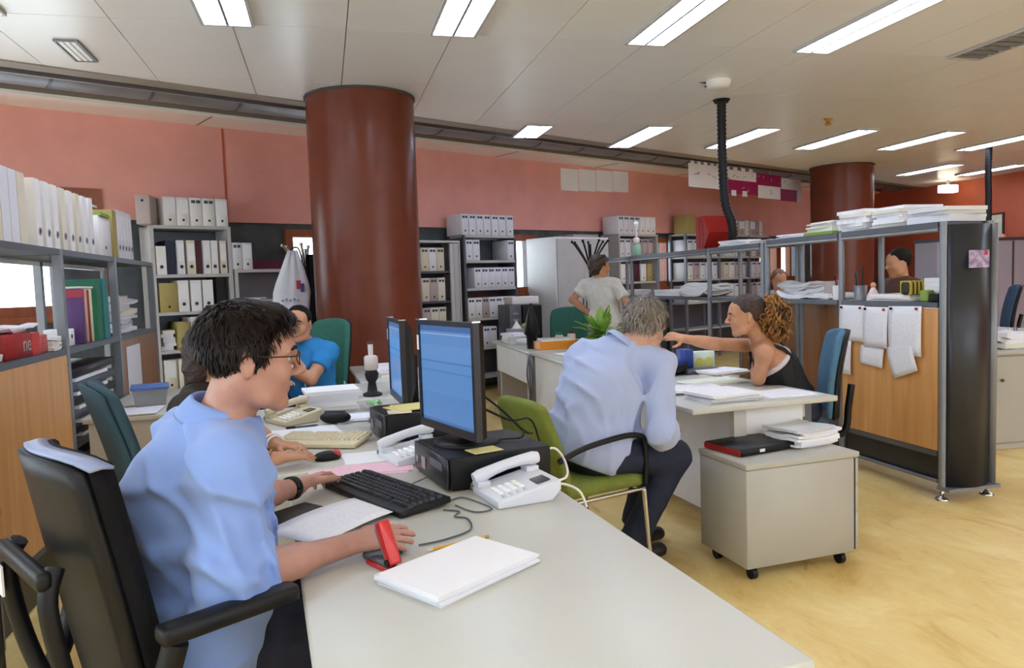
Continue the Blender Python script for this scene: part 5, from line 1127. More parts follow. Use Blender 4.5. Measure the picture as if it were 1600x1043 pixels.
def prim_d(p, X, Y, Z):
    if p['t'] == 'c':
        a, ba = p['a'], p['b']-p['a']; L2 = max(ba@ba, 1e-12)
        dx, dy, dz = X-a[0], Y-a[1], Z-a[2]; s = dx*ba[0]+dy*ba[1]+dz*ba[2]; t = np.clip(s/L2, 0, 1)
        dx = dx-t*ba[0]; dy = dy-t*ba[1]; dz = dz-t*ba[2]; q = dx*dx+dy*dy+dz*dz
        if p['flat']:
            ax, sc = p['flat']; w_ = dx*ax[0]+dy*ax[1]+dz*ax[2]; q = q+w_*w_*(1/sc**2-1)
        d = np.sqrt(np.maximum(q, 0))-(p['ra']+t*(p['rb']-p['ra']))
        if p['cut']: d = np.maximum(d, (s-L2)/math.sqrt(L2))
        return d
    R, r, c = p['R'], p['r'], p['c']; dx, dy, dz = X-c[0], Y-c[1], Z-c[2]
    u = [(dx*R[0, i]+dy*R[1, i]+dz*R[2, i])/r[i] for i in range(3)]
    k0 = np.sqrt(u[0]**2+u[1]**2+u[2]**2)+1e-9; k1 = np.sqrt((u[0]/r[0])**2+(u[1]/r[1])**2+(u[2]/r[2])**2)+1e-9
    return k0*(k0-1)/k1
def sdf_mesh(prims, h, post=None, pad=.03):
    bbs = [prim_bb(p) for p in prims if p['op'] == '+']
    lo = np.min([b[0] for b in bbs], 0)-pad; hi = np.max([b[1] for b in bbs], 0)+pad
    n = np.ceil((hi-lo)/h).astype(int)+1; F = np.full(n, .5, np.float32)
    ax = [lo[i]+h*np.arange(n[i]) for i in range(3)]
    for p in prims:
        b0, b1 = prim_bb(p); m = p['k']+2.5*h
        i0 = np.maximum(0, np.floor((b0-m-lo)/h).astype(int)); i1 = np.minimum(n, np.ceil((b1+m-lo)/h).astype(int)+1)
        if (i1 <= i0).any(): continue
        sl = tuple(slice(i0[i], i1[i]) for i in range(3))
        X = ax[0][sl[0]][:, None, None]; Y = ax[1][sl[1]][None, :, None]; Z = ax[2][sl[2]][None, None, :]
        d = prim_d(p, X, Y, Z); f = F[sl]; k = p['k']
        if p['op'] == '+':
            if k > 0: hh = np.maximum(k-np.abs(f-d), 0)/k; F[sl] = np.minimum(f, d)-hh*hh*k*.25
            else: F[sl] = np.minimum(f, d)
        else:
            d = -d; hh = np.maximum(k-np.abs(f-d), 0)/k if k > 0 else 0; F[sl] = np.maximum(f, d)+(hh*hh*k*.25 if k > 0 else 0)
    if post:
        band = np.argwhere(np.abs(F) < .05); 
        P = lo+band*h; F[band[:, 0], band[:, 1], band[:, 2]] = post(P, F[band[:, 0], band[:, 1], band[:, 2]])
    return surface_nets(F, lo, h)
def surface_nets(F, lo, h):
    S_ = F < 0; n = np.array(F.shape)
    c = [S_[a:n[0]-1+a, b:n[1]-1+b, d:n[2]-1+d] for a in (0, 1) for b in (0, 1) for d in (0, 1)]
    cnt = sum(x.astype(np.uint8) for x in c); act = (cnt > 0) & (cnt < 8); idx = np.argwhere(act)
    vid = np.full(n-1, -1, np.int32); vid[act] = np.arange(len(idx))
    acc = np.zeros((len(idx), 3)); num = np.zeros(len(idx)); i, j, k = idx.T
    co = [(a, b, d) for a in (0, 1) for b in (0, 1) for d in (0, 1)]
    vals = {q: F[i+q[0], j+q[1], k+q[2]].astype(np.float64) for q in co}
    for q in co:
        for ax in range(3):
            if q[ax] == 0:
                r = list(q); r[ax] = 1; r = tuple(r); va, vb = vals[q], vals[r]; m = (va < 0) != (vb < 0)
                t = np.where(m, va/np.where(m, va-vb, 1), 0)
                pos = np.array(q, float)[None, :].repeat(len(idx), 0); pos[:, ax] = t
                acc[m] += pos[m]; num[m] += 1
    V = lo+h*(idx+acc/np.maximum(num, 1)[:, None]); Q = []
    for ax in range(3):
        a = [slice(None)]*3; b = [slice(None)]*3; a[ax] = slice(0, -1); b[ax] = slice(1, None)
        e = np.argwhere(S_[tuple(a)] != S_[tuple(b)]); o1, o2 = [x for x in range(3) if x != ax]
        e = e[(e[:, o1] > 0) & (e[:, o2] > 0) & (e[:, o1] < n[o1]-1) & (e[:, o2] < n[o2]-1)]
        s = S_[e[:, 0], e[:, 1], e[:, 2]]
        def cell(d1, d2): q = e.copy(); q[:, o1] -= d1; q[:, o2] -= d2; return vid[q[:, 0], q[:, 1], q[:, 2]]
        quad = np.stack([cell(1, 1), cell(0, 1), cell(0, 0), cell(1, 0)], 1)
        flip = s if ax != 1 else ~s
        quad = np.where(flip[:, None], quad, quad[:, ::-1]); Q.append(quad)
    return V, np.concatenate(Q)
def np_obj(name, V, Q, m, parent, origin):
    me = bpy.data.meshes.new(name); V = V-np.asarray(origin)
    me.vertices.add(len(V)); me.vertices.foreach_set('co', V.astype(np.float32).ravel())
    me.loops.add(len(Q)*4); me.loops.foreach_set('vertex_index', Q.astype(np.int32).ravel())
    me.polygons.add(len(Q)); me.polygons.foreach_set('loop_start', np.arange(0, len(Q)*4, 4, dtype=np.int32))
    me.update(calc_edges=True); me.validate(); me.polygons.foreach_set('use_smooth', np.ones(len(me.polygons), bool)); me.materials.append(m)
    return link(name, me, parent, tuple(origin) if parent is None else None)
def relax(V, Q, it):
    E = np.concatenate([Q[:, [0, 1]], Q[:, [1, 2]], Q[:, [2, 3]], Q[:, [3, 0]]]); n = len(V); cnt = np.bincount(E[:, 0], minlength=n)+np.bincount(E[:, 1], minlength=n); cnt = np.maximum(cnt, 1)[:, None]
    for _ in range(it):
        A = np.stack([np.bincount(E[:, 0], V[E[:, 1], i], n)+np.bincount(E[:, 1], V[E[:, 0], i], n) for i in range(3)], 1)/cnt; V = V*.45+A*.55
    return V
def rotm(yaw_, pitch_=0, roll_=0):
    """columns forward, left, up; pitch_ > 0 looks up"""
    y, p, r = map(math.radians, (yaw_, pitch_, roll_))
    A = Matrix.Rotation(y, 3, 'Z') @ Matrix.Rotation(-p, 3, 'Y') @ Matrix.Rotation(r, 3, 'X')
    return np.array(A)
def folds(amp, freq, seed, along=None):
    R = np.random.RandomState(seed); W = []
    for i in range(4):
        d = unit(R.normal(size=3)+ (0 if along is None else np.asarray(along)*1.8)); W.append((d*freq*R.uniform(.7, 1.5), R.uniform(0, 6), unit(R.normal(size=3))*freq*.45, R.uniform(0, 6)))
    def f(P, d):
        s = 0
        for kv, ph, kw, p2 in W:
            x = np.sin(P@kv+ph+1.6*np.sin(P@kw+p2)); s = s+np.exp(-(x*2.6)**2)*(.5+.5*np.sin(P@(kw[[1, 2, 0]]*1.3)+ph*2))
        return d-amp*(s*1.6-.6)
    return f
SKIN = {}
def skin(name, c, c2):
    m = mat(name, c, .5, col2=c2, vscale=9, bump=.03, bscale=180); b = m.node_tree.nodes['Principled BSDF']
    b.inputs['Subsurface Weight'].default_value = .06; b.inputs['Subsurface Radius'].default_value = (.01, .004, .002); return m
def head_prims(o, R, s=1.0, fem=False):
    T = lambda x, y, z: o+R@(V3(x, y, z)*s); E = lambda c, r, k=.015, op='+', R2=None: el(T(*c), V3(*r)*s, R if R2 is None else R@R2, k, op)
    Cc = lambda a, b, ra, rb, k=.01, op='+', flat=None: rc(T(*a), T(*b), ra*s, rb*s, k, op=op, flat=flat)
    P = [E((-.014, 0, .034), (.098, .076, .086)), E((.028, 0, -.035), (.064, .061, .078), .03), E((.045, 0, .05), (.05, .06, .045), .03)]
    for q in (1, -1):
        P += [Cc((-.02, q*.05, -.045), (.03, q*.048, -.088), .022, .017, .025), Cc((.03, q*.048, -.088), (.064, q*.012, -.106), .017, .017, .02),
              E((.062, q*.038, -.028), (.026, .022, .024), .025), Cc((.078, q*.05, .02), (.094, q*.012, .026), .009, .010, .014)]
    P += [E((.068, 0, -.102), (.020, .022, .017), .015)]
    for q in (1, -1): P.append(E((.101, q*.031, .004), (.013, .017, .011), .010, '-'))
    P += [Cc((.094, 0, .018), (.116, 0, -.022), .008, .0105, .014), E((.116, 0, -.028), (.014, .0125, .0105), .010)]
    for q in (1, -1): P += [E((.102, q*.013, -.034), (.011, .0075, .0085), .006)]
    P += [E((.080, 0, -.061), (.012, .025, .006), .012), E((.078, 0, -.074), (.012, .021, .007), .012), Cc((.092, -.02, -.067), (.092, .02, -.067), .0012, .0012, .003, '-')]
    for q in (1, -1):
        Rr = np.array(Matrix.Rotation(math.radians(-12), 3, 'Y') @ Matrix.Rotation(math.radians(q*18), 3, 'Z'))
        P += [E((-.012, q*.079, -.005), (.019, .008, .033), .006, '+', Rr), E((-.006, q*.088, -.001), (.010, .006, .020), .004, '-', Rr), E((-.008, q*.078, -.032), (.009, .007, .010), .005)]
    return P, T
def hand_prims(wr, d, n_, side, s=1.0, curl=(.25, .3, .35, .4), spread=.06, thumb=.5):
    """side=+1 right hand, -1 left; n_ points out of the back of the hand"""
    d = unit(d); n_ = unit(np.asarray(n_, float)-d*np.dot(n_, d)); sd = np.cross(n_, d)*side; P = []; wr = V3(*wr)
    Ln = [.070, .078, .072, .056]
    for i in range(4):
        off = (1.5-i)*.0195*s; K = wr+d*(.083-.004*abs(i-1.2))*s+sd*off
        P.append(rc(wr+sd*off*.55+d*.004, K, .0135*s, .0105*s, .012, flat=None))
        dd = unit(d+sd*(1.5-i)*spread); L = Ln[i]*s; q = K; a = curl[i]*.7; rad = [.0096, .0088, .0080, .0068]
        for j, fr_ in enumerate((.45, .30, .25)):
            v = dd*math.cos(a)-n_*math.sin(a); q2 = q+v*L*fr_; P.append(rc(q, q2, rad[j]*s, rad[j+1]*s, .004)); q = q2; a += curl[i]
    P.append(rc(wr+sd*.012*s+d*.012*s, wr+d*.045*s+sd*.028*s-n_*.006*s, .016*s, .015*s, .014))
    b = wr+d*.030*s+sd*.026*s-n_*.006*s; q = b
    for v, l_, r1, r2 in ((d*.55+sd*.75-n_*.15, .036, .0125, .0108), (d*.8+sd*(.75-thumb)-n_*.25, .030, .0108, .0098), (d*.95+sd*(.5-thumb)-n_*.3, .026, .0098, .008)):
        q2 = q+unit(v)*l_*s; P.append(rc(q, q2, r1*s, r2*s, .005)); q = q2
    return P
def person(label, J, head, skin_m, s=1.0, h=.008, clothes=(), hands=(), fem=False, girth=1.0, neck_r=.054, belly=0.0, arm=1.0, hs=1.0):
    """J: joints in world coordinates; returns (body object, dict)"""
    J = {k: V3(*v) for k, v in J.items()}; up = unit(J['neck']-J['pelvis']); lat = unit(J['shL']-J['shR']); fw = unit(np.cross(lat, up)); lat = np.cross(up, fw); TR = np.stack([fw, lat, up], 1)
    hp, ho, hR = head_prims(*head, (s if not fem else s*.96)*hs), V3(*head[0]), head[1]
    hprim, T = hp
    ch = J['pelvis']*.32+J['neck']*.68; ab = J['pelvis']*.68+J['neck']*.32
    if 'chest' in J: ch = J['chest']
    hlat = unit(J['hipL']-J['hipR']); hf = unit(np.cross(hlat, V3(0, 0, 1))); HR = np.stack([hf, hlat, V3(0, 0, 1)], 1)
    tor = [el(J['pelvis'], V3(.115, .165, .12)*s*girth, HR, .04), rc(ab-up*.06, ch, .112*s*girth+belly, .115*s*girth, .05, (lat, 1.30)), el(ch, V3(.112*girth, .158*girth, .165)*s, TR, .05), el(ab+fw*(.03+belly*.5), V3(.10+belly, .13*girth+belly*.6, .13)*s, TR, .05)]
    if fem: tor += [el(ch+fw*.085*s+lat*q*.07*s-up*.02, V3(.05, .058, .055)*s, TR, .03) for q in (1, -1)]
    sh = [rc(J['neck']-up*.035*s, J['shL'], .062*s, .058*s, .04), rc(J['neck']-up*.035*s, J['shR'], .062*s, .058*s, .04)]
    neck = [rc(J['neck']-up*.03*s, ho+hR@V3(-.028, 0, -.065)*s, (neck_r+.006)*s, neck_r*s, .03)]
    arms = {}
    for q in 'LR':
        arms[q] = [rc(J['sh'+q], J['el'+q], .051*s*arm, .041*s*arm, .03), rc(J['el'+q], J['wr'+q], .041*s*arm, .0265*s, .02), rc(J['el'+q]*.72+J['wr'+q]*.28, J['wr'+q]*.55+J['el'+q]*.45, .040*s*arm, .034*s*arm, .02)]
    legs = {}
    for q in 'LR': legs[q] = [rc(J['hip'+q], J['kn'+q], .088*s*girth, .058*s, .04), rc(J['kn'+q], J['an'+q], .055*s, .038*s, .03), el(J['kn'+q]*.68+J['an'+q]*.32, V3(.048, .048, .08)*s, None, .03)]
    body = tor+sh+neck+hprim+arms['L']+arms['R']+legs['L']+legs['R']
    for hd in hands: body += hand_prims(*hd[:4], s=(s if not fem else s*.92), **(hd[4] if len(hd) > 4 else {}))
    V, Q = sdf_mesh(body, h); org = V3(J['pelvis'][0], J['pelvis'][1], 0)
    o = np_obj('person', V, Q, skin_m, None, org); tag(o, label, 'person')
    D = dict(o=o, org=org, J=J, tor=tor, sh=sh, neck=neck, arms=arms, legs=legs, T=T, hR=hR, ho=ho, up=up, lat=lat, fw=fw, TR=TR, s=s, hs=hs*s, h=h, head=hprim)
    return D
def garment(D, name, prims, m, h=None, post=None, inf=0):
    V, Q = sdf_mesh([inflate(p, inf) for p in prims], h or D['h'], post); V = relax(V, Q, 4); return np_obj(name, V, Q, m, D['o'], D['org'])
def shirt(D, m, inf=.016, sleeve='rolled', amp=.006, freq=26, seed=1, hem=.02, low=.0, name='shirt', neckcut=.045, along=None, arminf=.010):
    J = D['J']; s = D['s']; up = D['up']; P = [inflate(p, inf+(.026 if i_ == 0 else 0)) for i_, p in enumerate(D['tor']+D['sh'])]; base = J['pelvis']-up*hem; nk = J['neck']+up*neckcut
    for q in 'LR':
        a, b, w_ = J['sh'+q], J['el'+q], J['wr'+q]; ai = arminf
        if sleeve == 'short': e = a+(b-a)*.58; P.append(rc(a, e, (.053+ai)*s, (.052+ai*1.6)*s, .03, cut=True))
        else:
            P.append(rc(a, b, (.055+ai)*s, (.046+ai*1.4)*s, .035))
            fr_ = .24 if sleeve == 'rolled' else .95; e = b+(w_-b)*fr_
            P.append(rc(b, e, (.048+ai*1.5)*s, (.044+ai)*s if sleeve == 'rolled' else (.032+ai)*s, .03, cut=True))
            if sleeve == 'rolled': P.append(rc(b+(w_-b)*(fr_-.13), b+(w_-b)*(fr_+.02), (.049+ai*1.3)*s, (.049+ai*1.3)*s, .004, cut=True))
    fo = folds(amp, freq, seed, along) if amp else None
    def post(X, d):
        if fo: d = fo(X, d)
        d = np.maximum(d, -((X-base)@up)*.9); d = np.maximum(d, ((X-nk)@unit(up+D['fw']*.0)))
        return d
    return garment(D, name, P, m, post=post)
def trousers(D, m, inf=.010, amp=.002, to=.93, top=.095, seed=5, name='trousers'):
    J = D['J']; s = D['s']; P = [inflate(D['tor'][0], inf)]
    for q in 'LR':
        a, b, c = J['hip'+q], J['kn'+q], J['an'+q]; P += [rc(a, b, .097*s+inf*.6, .070*s+inf*.7, .04), rc(b, b+(c-b)*to, .068*s+inf*.7, .060*s+inf*.4, .03, cut=True)]
    fo = folds(amp, 30, seed); zt = J['pelvis'][2]+top
    return garment(D, name, P, m, post=lambda X, d: np.maximum(fo(X, d), X[:, 2]-zt))
def shoes(D, m, dirs, L=.27):
    J = D['J']
    for q, dv in zip('LR', dirs):
        d = unit(V3(dv[0], dv[1], 0)); an = J['an'+q]; hz = an[2]; g = V3(an[0], an[1], an[2]-.075)
        sd = np.cross(V3(0, 0, 1), d)
        P = [rc(g-d*.05+V3(0, 0, .035), g+d*(L-.10)+V3(0, 0, .028), .040, .034, .02, (sd, 1.12)), rc(g-d*.035+V3(0, 0, .04), an+V3(0, 0, .01), .042, .042, .03)]
        V, Q = sdf_mesh(P, .008, lambda X, dd: np.maximum(dd, g[2]-X[:, 2])); np_obj('shoe', V, Q, m, D['o'], D['org'])
def hair(D, m, line, r=(.108, .087, .097), c=(-.020, 0, .042), amp=.006, freq=60, seed=2, extra=(), h=None, k=.03, strands=0, slen=.035, m2=None, name='hair', lift=.006, flow=(-.5, 0, -1)):
    s = D['hs']; T = D['T']; R = D['hR']; ho = D['ho']
    P = [el(T(*c), V3(*r)*s, R, .02)]+[el(T(*e[0]), V3(*e[1])*s, R, k) for e in extra]
    xs_ = [p[0] for p in line]; zs_ = [p[1] for p in line]; fo = folds(amp, freq, seed, R@V3(0, 1, .2))
    def post(X, d):
        L = (X-ho)@R/s; d = fo(X, d); zl = np.interp(L[:, 0], xs_, zs_); return np.maximum(d, (zl-L[:, 2])*.75*s)
    V, Q = sdf_mesh(P, h or D['h'], post); o = np_obj(name, V, Q, m, D['o'], D['org'])
    if strands:
        Rr = np.random.RandomState(seed); cen = T(-.02, 0, .02); b = MB(); crown = T(-.06, 0, .12)
        for i in Rr.choice(len(V), strands):
            p = V[i]; n_ = unit(p-cen); fl = p-crown; fl = fl-n_*(fl@n_); L = np.linalg.norm(fl)
            fl = unit(fl/max(L, .02)+R@V3(*flow)*.4+Rr.normal(size=3)*.35); fl = unit(fl-n_*(fl@n_)); sd = np.cross(n_, fl)*.0016; ln = slen*Rr.uniform(.6, 1.3); lf = lift*Rr.uniform(.3, 1.3)
            pts = [p-n_*.003+fl*ln*t+n_*(lf*math.sin(PI*min(1, t*.75))) for t in (0, .35, .7, 1)]; wd = (1, 1, .8, .15)
            vs_ = []; 
            for q_, w_ in zip(pts, wd): vs_ += [q_-sd*w_-D['org'], q_+sd*w_-D['org']]
            b.add(vs_, [(0, 1, 3, 2), (2, 3, 5, 4), (4, 5, 7, 6)], True)
        so = b.build('hair_strands', m2 or m, o); so['kind'] = 'stuff'
    return o
eye_w = mat('eye_white', '#bdb4ac', .35); iris = mat('eye_iris', '#2a1a10', .15); lipm = mat('lip', '#a8645a', .45)
def eyes(D, brow=None):
    T, R = D['T'], D['hR']; s = D['s']; RM = Matrix([list(r) for r in R])
    for q in (1, -1):
        c = T(.0768, q*.031, .004)-D['org']; e = MB().ell(c, (.0125*s,)*3, 14, 10).build('eye', eye_w, D['o']); MB().ell(c+R@V3(.0075, 0, 0)*s, (.0062*s,)*3, 10, 7).build('iris', iris, e)
        if brow: MB().tube([T(.088, q*.05, .022)-D['org'], T(.1, q*.03, .029)-D['org'], T(.1035, q*.013, .025)-D['org']], [.002, .0045, .003], 6).build('eyebrow', brow, D['o'])
def collar(D, m, r=.068, h=.036, tilt=(0, 0), fall=.03, back=.012):
    """folded shirt collar around the neck"""
    J = D['J']; c = J['neck']+D['up']*.005; ax = unit(D['ho']-J['neck']+D['up']*.1); f = unit(D['fw']-ax*(D['fw']@ax)); l_ = np.cross(ax, f); P = []
    for i in range(33):
        a = math.radians(22+316*i/32); e = f*math.cos(a)+l_*math.sin(a); fr_ = max(0, math.cos(a))
        t0 = c+e*r; t1 = c+e*(r*.97)+ax*(h*(1-.25*fr_)); t2 = t1+e*.010-ax*.006; t3 = c+e*(r+.030+.014*fr_)+ax*(.004-fall*.1-.03*fr_)
        P.append([t0-D['org'], t1-D['org'], t2-D['org'], t3-D['org']])
    o = MB().grid(P, .003).build('collar', m, D['o']); sb = o.modifiers.new('s', 'SUBSURF'); sb.levels = 1; sb.render_levels = 1; return o
H = lambda *a: V3(*a)
sk_m = skin('skin_tan', '#bb8d7c', '#a77766'); sk_l = skin('skin_light', '#c9a08c', '#b98a78'); sk_o = skin('skin_warm', '#c48f6e', '#ad7a5a')
shirt_blue = mat('shirt_blue_cotton', '#7f9bd6', .8, var=.05, vscale=5, bump=.06, bscale=900, sheen=.2)
shirt_pale = mat('shirt_pale_blue', '#a9b6dc', .8, var=.05, vscale=5, bump=.06, bscale=900, sheen=.2)
denim = mat('dark_denim', '#1c2238', .85, var=.2, vscale=18, bump=.1, bscale=700)
hair_dk = mat('hair_dark', '#17100e', .6, var=.35, vscale=40, spec=.15); hair_dk2 = mat('hair_dark_strand', '#1f1613', .5, var=.3, vscale=30, spec=.2)
shoe_m = mat('dark_leather', '#241a17', .4)
# ---------------- 1: the man at the front desk
f1 = math.radians(24); F_ = V3(math.cos(f1), math.sin(f1), 0); L_ = V3(-math.sin(f1), math.cos(f1), 0)
pel = H(-.315, 1.76, .595); nk = H(-.235, 1.76, 1.075)
D1 = person('man in light blue shirt and glasses working at the front desk', dict(pelvis=pel, neck=nk, chest=H(-.305, 1.765, .90), shL=nk+L_*.18-F_*.03-V3(0, 0, .06), shR=nk-L_*.178-F_*.042-V3(0, 0, .065), elR=(-.215, 1.55, .785), elL=(-.25, 2.08, .80), wrR=(.018, 1.728, .768), wrL=(-.105, 2.275, .775),
    hipL=pel+L_*.09-V3(0, 0, .02), hipR=pel-L_*.09-V3(0, 0, .02), knL=pel+F_*.42+L_*.13-V3(0, 0, .06), knR=pel+F_*.42-L_*.12-V3(0, 0, .06), anL=pel+F_*.36+L_*.12+V3(0, 0, -.515), anR=pel+F_*.36-L_*.10+V3(0, 0, -.515)),
    (H(-.168, 1.735, 1.212), rotm(9, -4, 0)), sk_m, 1.0, .0052, girth=1.06, hs=.945,
    hands=[((.024, 1.73, .77), (.98, .12, .06), (.1, -.3, 1), 1, dict(curl=(.16, .18, .22, .3), thumb=.55)), ((-.1, 2.285, .778), (.55, .85, .05), (-.3, .1, 1), -1, dict(curl=(.45, .5, .55, .6), spread=.1))])
shirt(D1, shirt_blue, .016, 'rolled', .009, 24, 3, hem=.06, along=(.6, .5, .35), arminf=.013, neckcut=.018)
collar(D1, shirt_blue, r=.072, h=.040, fall=.2)
trousers(D1, denim, .008); shoes(D1, shoe_m, [(F_[0], F_[1])]*2)
hair(D1, hair_dk, [(-.2, -.085), (-.05, -.082), (-.036, -.05), (-.03, .0), (-.012, .028), (.008, .022), (.012, -.022), (.03, -.018), (.036, .03), (.055, .052), (.075, .072), (.2, .085)], r=(.108, .088, .095), c=(-.018, 0, .042), amp=.003, freq=70, extra=[((.045, 0, .095), (.052, .066, .032))], strands=3600, m2=hair_dk2, slen=.028, lift=.004)
eyes(D1, hair_dk)
T = D1['T']; og = D1['org']; gl = mat('glasses_metal', '#3a2a24', .3, metal=.6)
for q in (1, -1):
    ring = [T(.112-.006*abs(math.cos(a*PI/10)), q*(.033+.024*math.cos(a*PI/10)), .002+.016*math.sin(a*PI/10))-og for a in range(20)]
    g_ = MB().tube(ring, .0013, 6, closed=True).build('glasses_rim', gl, D1['o']); MB().add(ring, [tuple(range(20))]).build('lens', M['clear'], g_)
    MB().tube([T(.106, q*.058, .008)-og, T(.09, q*.074, .009)-og, T(.03, q*.083, .008)-og, T(-.012, q*.086, .010)-og, T(-.03, q*.083, -.01)-og], .0016, 6).build('glasses_arm', gl, D1['o'])
MB().tube([T(.113, -.01, .006)-og, T(.117, 0, .009)-og, T(.113, .01, .006)-og], .0014, 6).build('glasses_bridge', gl, D1['o'])
w_ = D1['J']['wrL']; e_ = D1['J']['elL']; d_ = unit(w_-e_); c_ = w_-d_*.03; a_ = unit(np.cross(d_, (0, 0, 1))); b_ = np.cross(d_, a_)
MB().grid([[c_+(a_*math.cos(k*PI/12)+b_*math.sin(k*PI/12))*.0325+d_*x-og for x in (-.011, .011)] for k in range(25)], .004).build('wrist_watch', M['blackp'], D1['o'])
# ---------------- 2: grey haired man seen from behind
f2 = math.radians(56); F_ = V3(math.cos(f2), math.sin(f2), 0); L_ = V3(-math.sin(f2), math.cos(f2), 0)
pel = H(1.14, 3.24, .585); nk = H(1.335, 3.26, 1.045); g2 = V3(.951, .309, 0)
D2 = person('grey haired man in pale blue shirt leaning over the shared desk, seen from behind', dict(pelvis=pel, neck=nk, chest=H(1.225, 3.24, .85), shL=nk+L_*.185-V3(0, 0, .06), shR=nk-L_*.18-V3(0, 0, .075), elR=(1.43, 3.04, .665), elL=(1.33, 3.52, .80), wrR=(1.56, 3.22, .64), wrL=(1.60, 3.55, .775),
    hipL=pel+V3(-.03, .09, -.02), hipR=pel+V3(.03, -.09, -.02), knL=(1.56, 3.42, .52), knR=(1.55, 3.17, .52), anL=(1.45, 3.45, .085), anR=(1.33, 3.2, .105)), (H(1.452, 3.24, 1.128), rotm(38, -20, 4)), sk_l, 1.02, .0085, girth=1.06, belly=.022,
    hands=[((1.56, 3.225, .64), (.5, .8, -.1), (-.2, .1, 1), 1), ((1.605, 3.555, .778), (.9, .3, -.05), (0, 0, 1), -1)])
shirt(D2, shirt_pale, .016, 'long', .0075, 27, 8, hem=.08, along=(.5, .3, .55), arminf=.013, neckcut=.04)
collar(D2, shirt_pale, r=.066, h=.038)
trousers(D2, denim, .008); shoes(D2, shoe_m, [(.95, .3), (.95, .2)])
hair_gr = mat('hair_grey', '#54483f', .55, col2='#7d746b', vscale=24); hair_gr2 = mat('hair_grey_strand', '#665b51', .5, col2='#a39c95', vscale=20)
hair(D2, hair_gr, [(-.2, -.10), (-.04, -.095), (-.032, -.05), (-.026, .0), (-.01, .028), (.01, .02), (.014, -.01), (.03, 0), (.05, .05), (.2, .085)], r=(.113, .09, .1), c=(-.018, 0, .042), amp=.006, freq=60, strands=1500, m2=hair_gr2, slen=.045, lift=.010)
eyes(D2)
# ---------------- 3: curly haired woman
f3 = math.radians(152); F_ = V3(math.cos(f3), math.sin(f3), 0); L_ = V3(-math.sin(f3), math.cos(f3), 0)
pel = H(2.66, 3.78, .58); nk = H(2.42, 3.80, .965)
D3 = person('woman with curly ponytail and black top reaching across the shared desk', dict(pelvis=pel, neck=nk, chest=H(2.50, 3.79, .83), shL=nk+L_*.165-V3(0, 0, .05), shR=nk-L_*.165-V3(0, 0, .035), elL=(2.325, 3.69, .775), elR=(2.155, 3.86, .965), wrL=(2.44, 3.90, .83), wrR=(1.965, 3.85, 1.005),
    hipL=pel+L_*.09, hipR=pel-L_*.09, knL=(2.42, 3.66, .52), knR=(2.38, 3.84, .52), anL=(2.50, 3.66, .085), anR=(2.46, 3.86, .085)), (H(2.315, 3.80, 1.12), rotm(160, -4, 0)), sk_o, .94, .008, fem=True, girth=.9, neck_r=.046, arm=.92,
    hands=[((2.443, 3.905, .832), (.2, .6, .5), (-.5, .1, .6), -1), ((1.96, 3.85, 1.007), (-.95, -.1, .25), (-.2, -.6, .7), 1, dict(curl=(.25, .4, .5, .6), thumb=.2))])
top_b = mat('black_top', '#101014', .8, bump=.05, bscale=600); bra = mat('white_strap', '#cfc6cc', .7)
up_, fw_ = D3['up'], D3['fw']; cut0 = D3['J']['chest']+up_*.015
def post3(X, d):
    d = np.maximum(d, ((X-cut0)@unit(up_+D3['fw']*.12))); return np.maximum(d, -((X-pel)@up_))
garment(D3, 'tank_top', D3['tor'], top_b, inf=.012, post=lambda X, d: post3(X, folds(.003, 28, 4)(X, d)))
def post3b(X, d): q = (X-cut0)@unit(up_+D3['fw']*.12); return np.maximum(np.maximum(d, q-.03), -q)
garment(D3, 'undershirt_edge', D3['tor'], bra, inf=.008, post=post3b)
for q in (1, -1):
    a = cut0+D3['lat']*q*.075
    MB().tube([p-D3['org'] for p in (a-D3['fw']*.10-up_*.03, a-D3['fw']*.088+up_*.06, D3['J']['neck']+D3['lat']*q*.085-D3['fw']*.04-up_*.02, D3['J']['neck']+D3['lat']*q*.08+up_*.012, a+D3['fw']*.07+up_*.12, a+D3['fw']*.13)], .010, 8).build('shoulder_strap', top_b, D3['o'])
trousers(D3, denim); shoes(D3, shoe_m, [(F_[0], F_[1])]*2, .24)
hair_br = mat('hair_brown', '#35231a', .55, var=.4, vscale=45, bump=.6, bscale=120); curl_m = mat('hair_curls', '#7a5024', .45, col2='#a8763a', vscale=16); curl_d = mat('hair_curls_dark', '#3f2814', .45, col2='#6b4821', vscale=16)
hair(D3, hair_br, [(-.2, -.06), (-.04, -.05), (-.03, .0), (-.01, .03), (.012, .02), (.03, .035), (.06, .06), (.2, .09)], r=(.105, .083, .094), amp=.003, freq=70, k=.02)
Rr = np.random.RandomState(5)
for mm, cnt_, nm in ((curl_m, 170, 'curls'), (curl_d, 120, 'curls')):
    b = MB(); root = V3(-.095, 0, .055)
    for i in range(cnt_):
        u_ = unit(Rr.normal(size=3)+V3(-.5, 0, -.25)); tgt = V3(-.175, 0, -.045)+u_*V3(.12, .12, .17)*Rr.uniform(.6, 1.02); tgt[0] = min(tgt[0], -.075)
        mid = (root+tgt)/2+V3(-.05, 0, .045)*Rr.uniform(.4, 1); e1 = unit(np.cross(tgt-root, (0.3, 1, .2))); e2 = unit(np.cross(tgt-root, e1)); ph = Rr.uniform(0, 6); rr = Rr.uniform(.007, .013); nt = Rr.uniform(3.5, 6); pts = []
        for t_ in np.linspace(.12, 1, 30): c = (1-t_)**2*root+2*t_*(1-t_)*mid+t_*t_*tgt; a = ph+t_*nt*2*PI; pts.append(D3['T'](*(c+rr*(e1*math.cos(a)+e2*math.sin(a))))-D3['org'])
        b.tube(pts, [.0054]*28+[.003, .001], 5)
    o = b.build(nm, mm, D3['o']); o['kind'] = 'stuff'
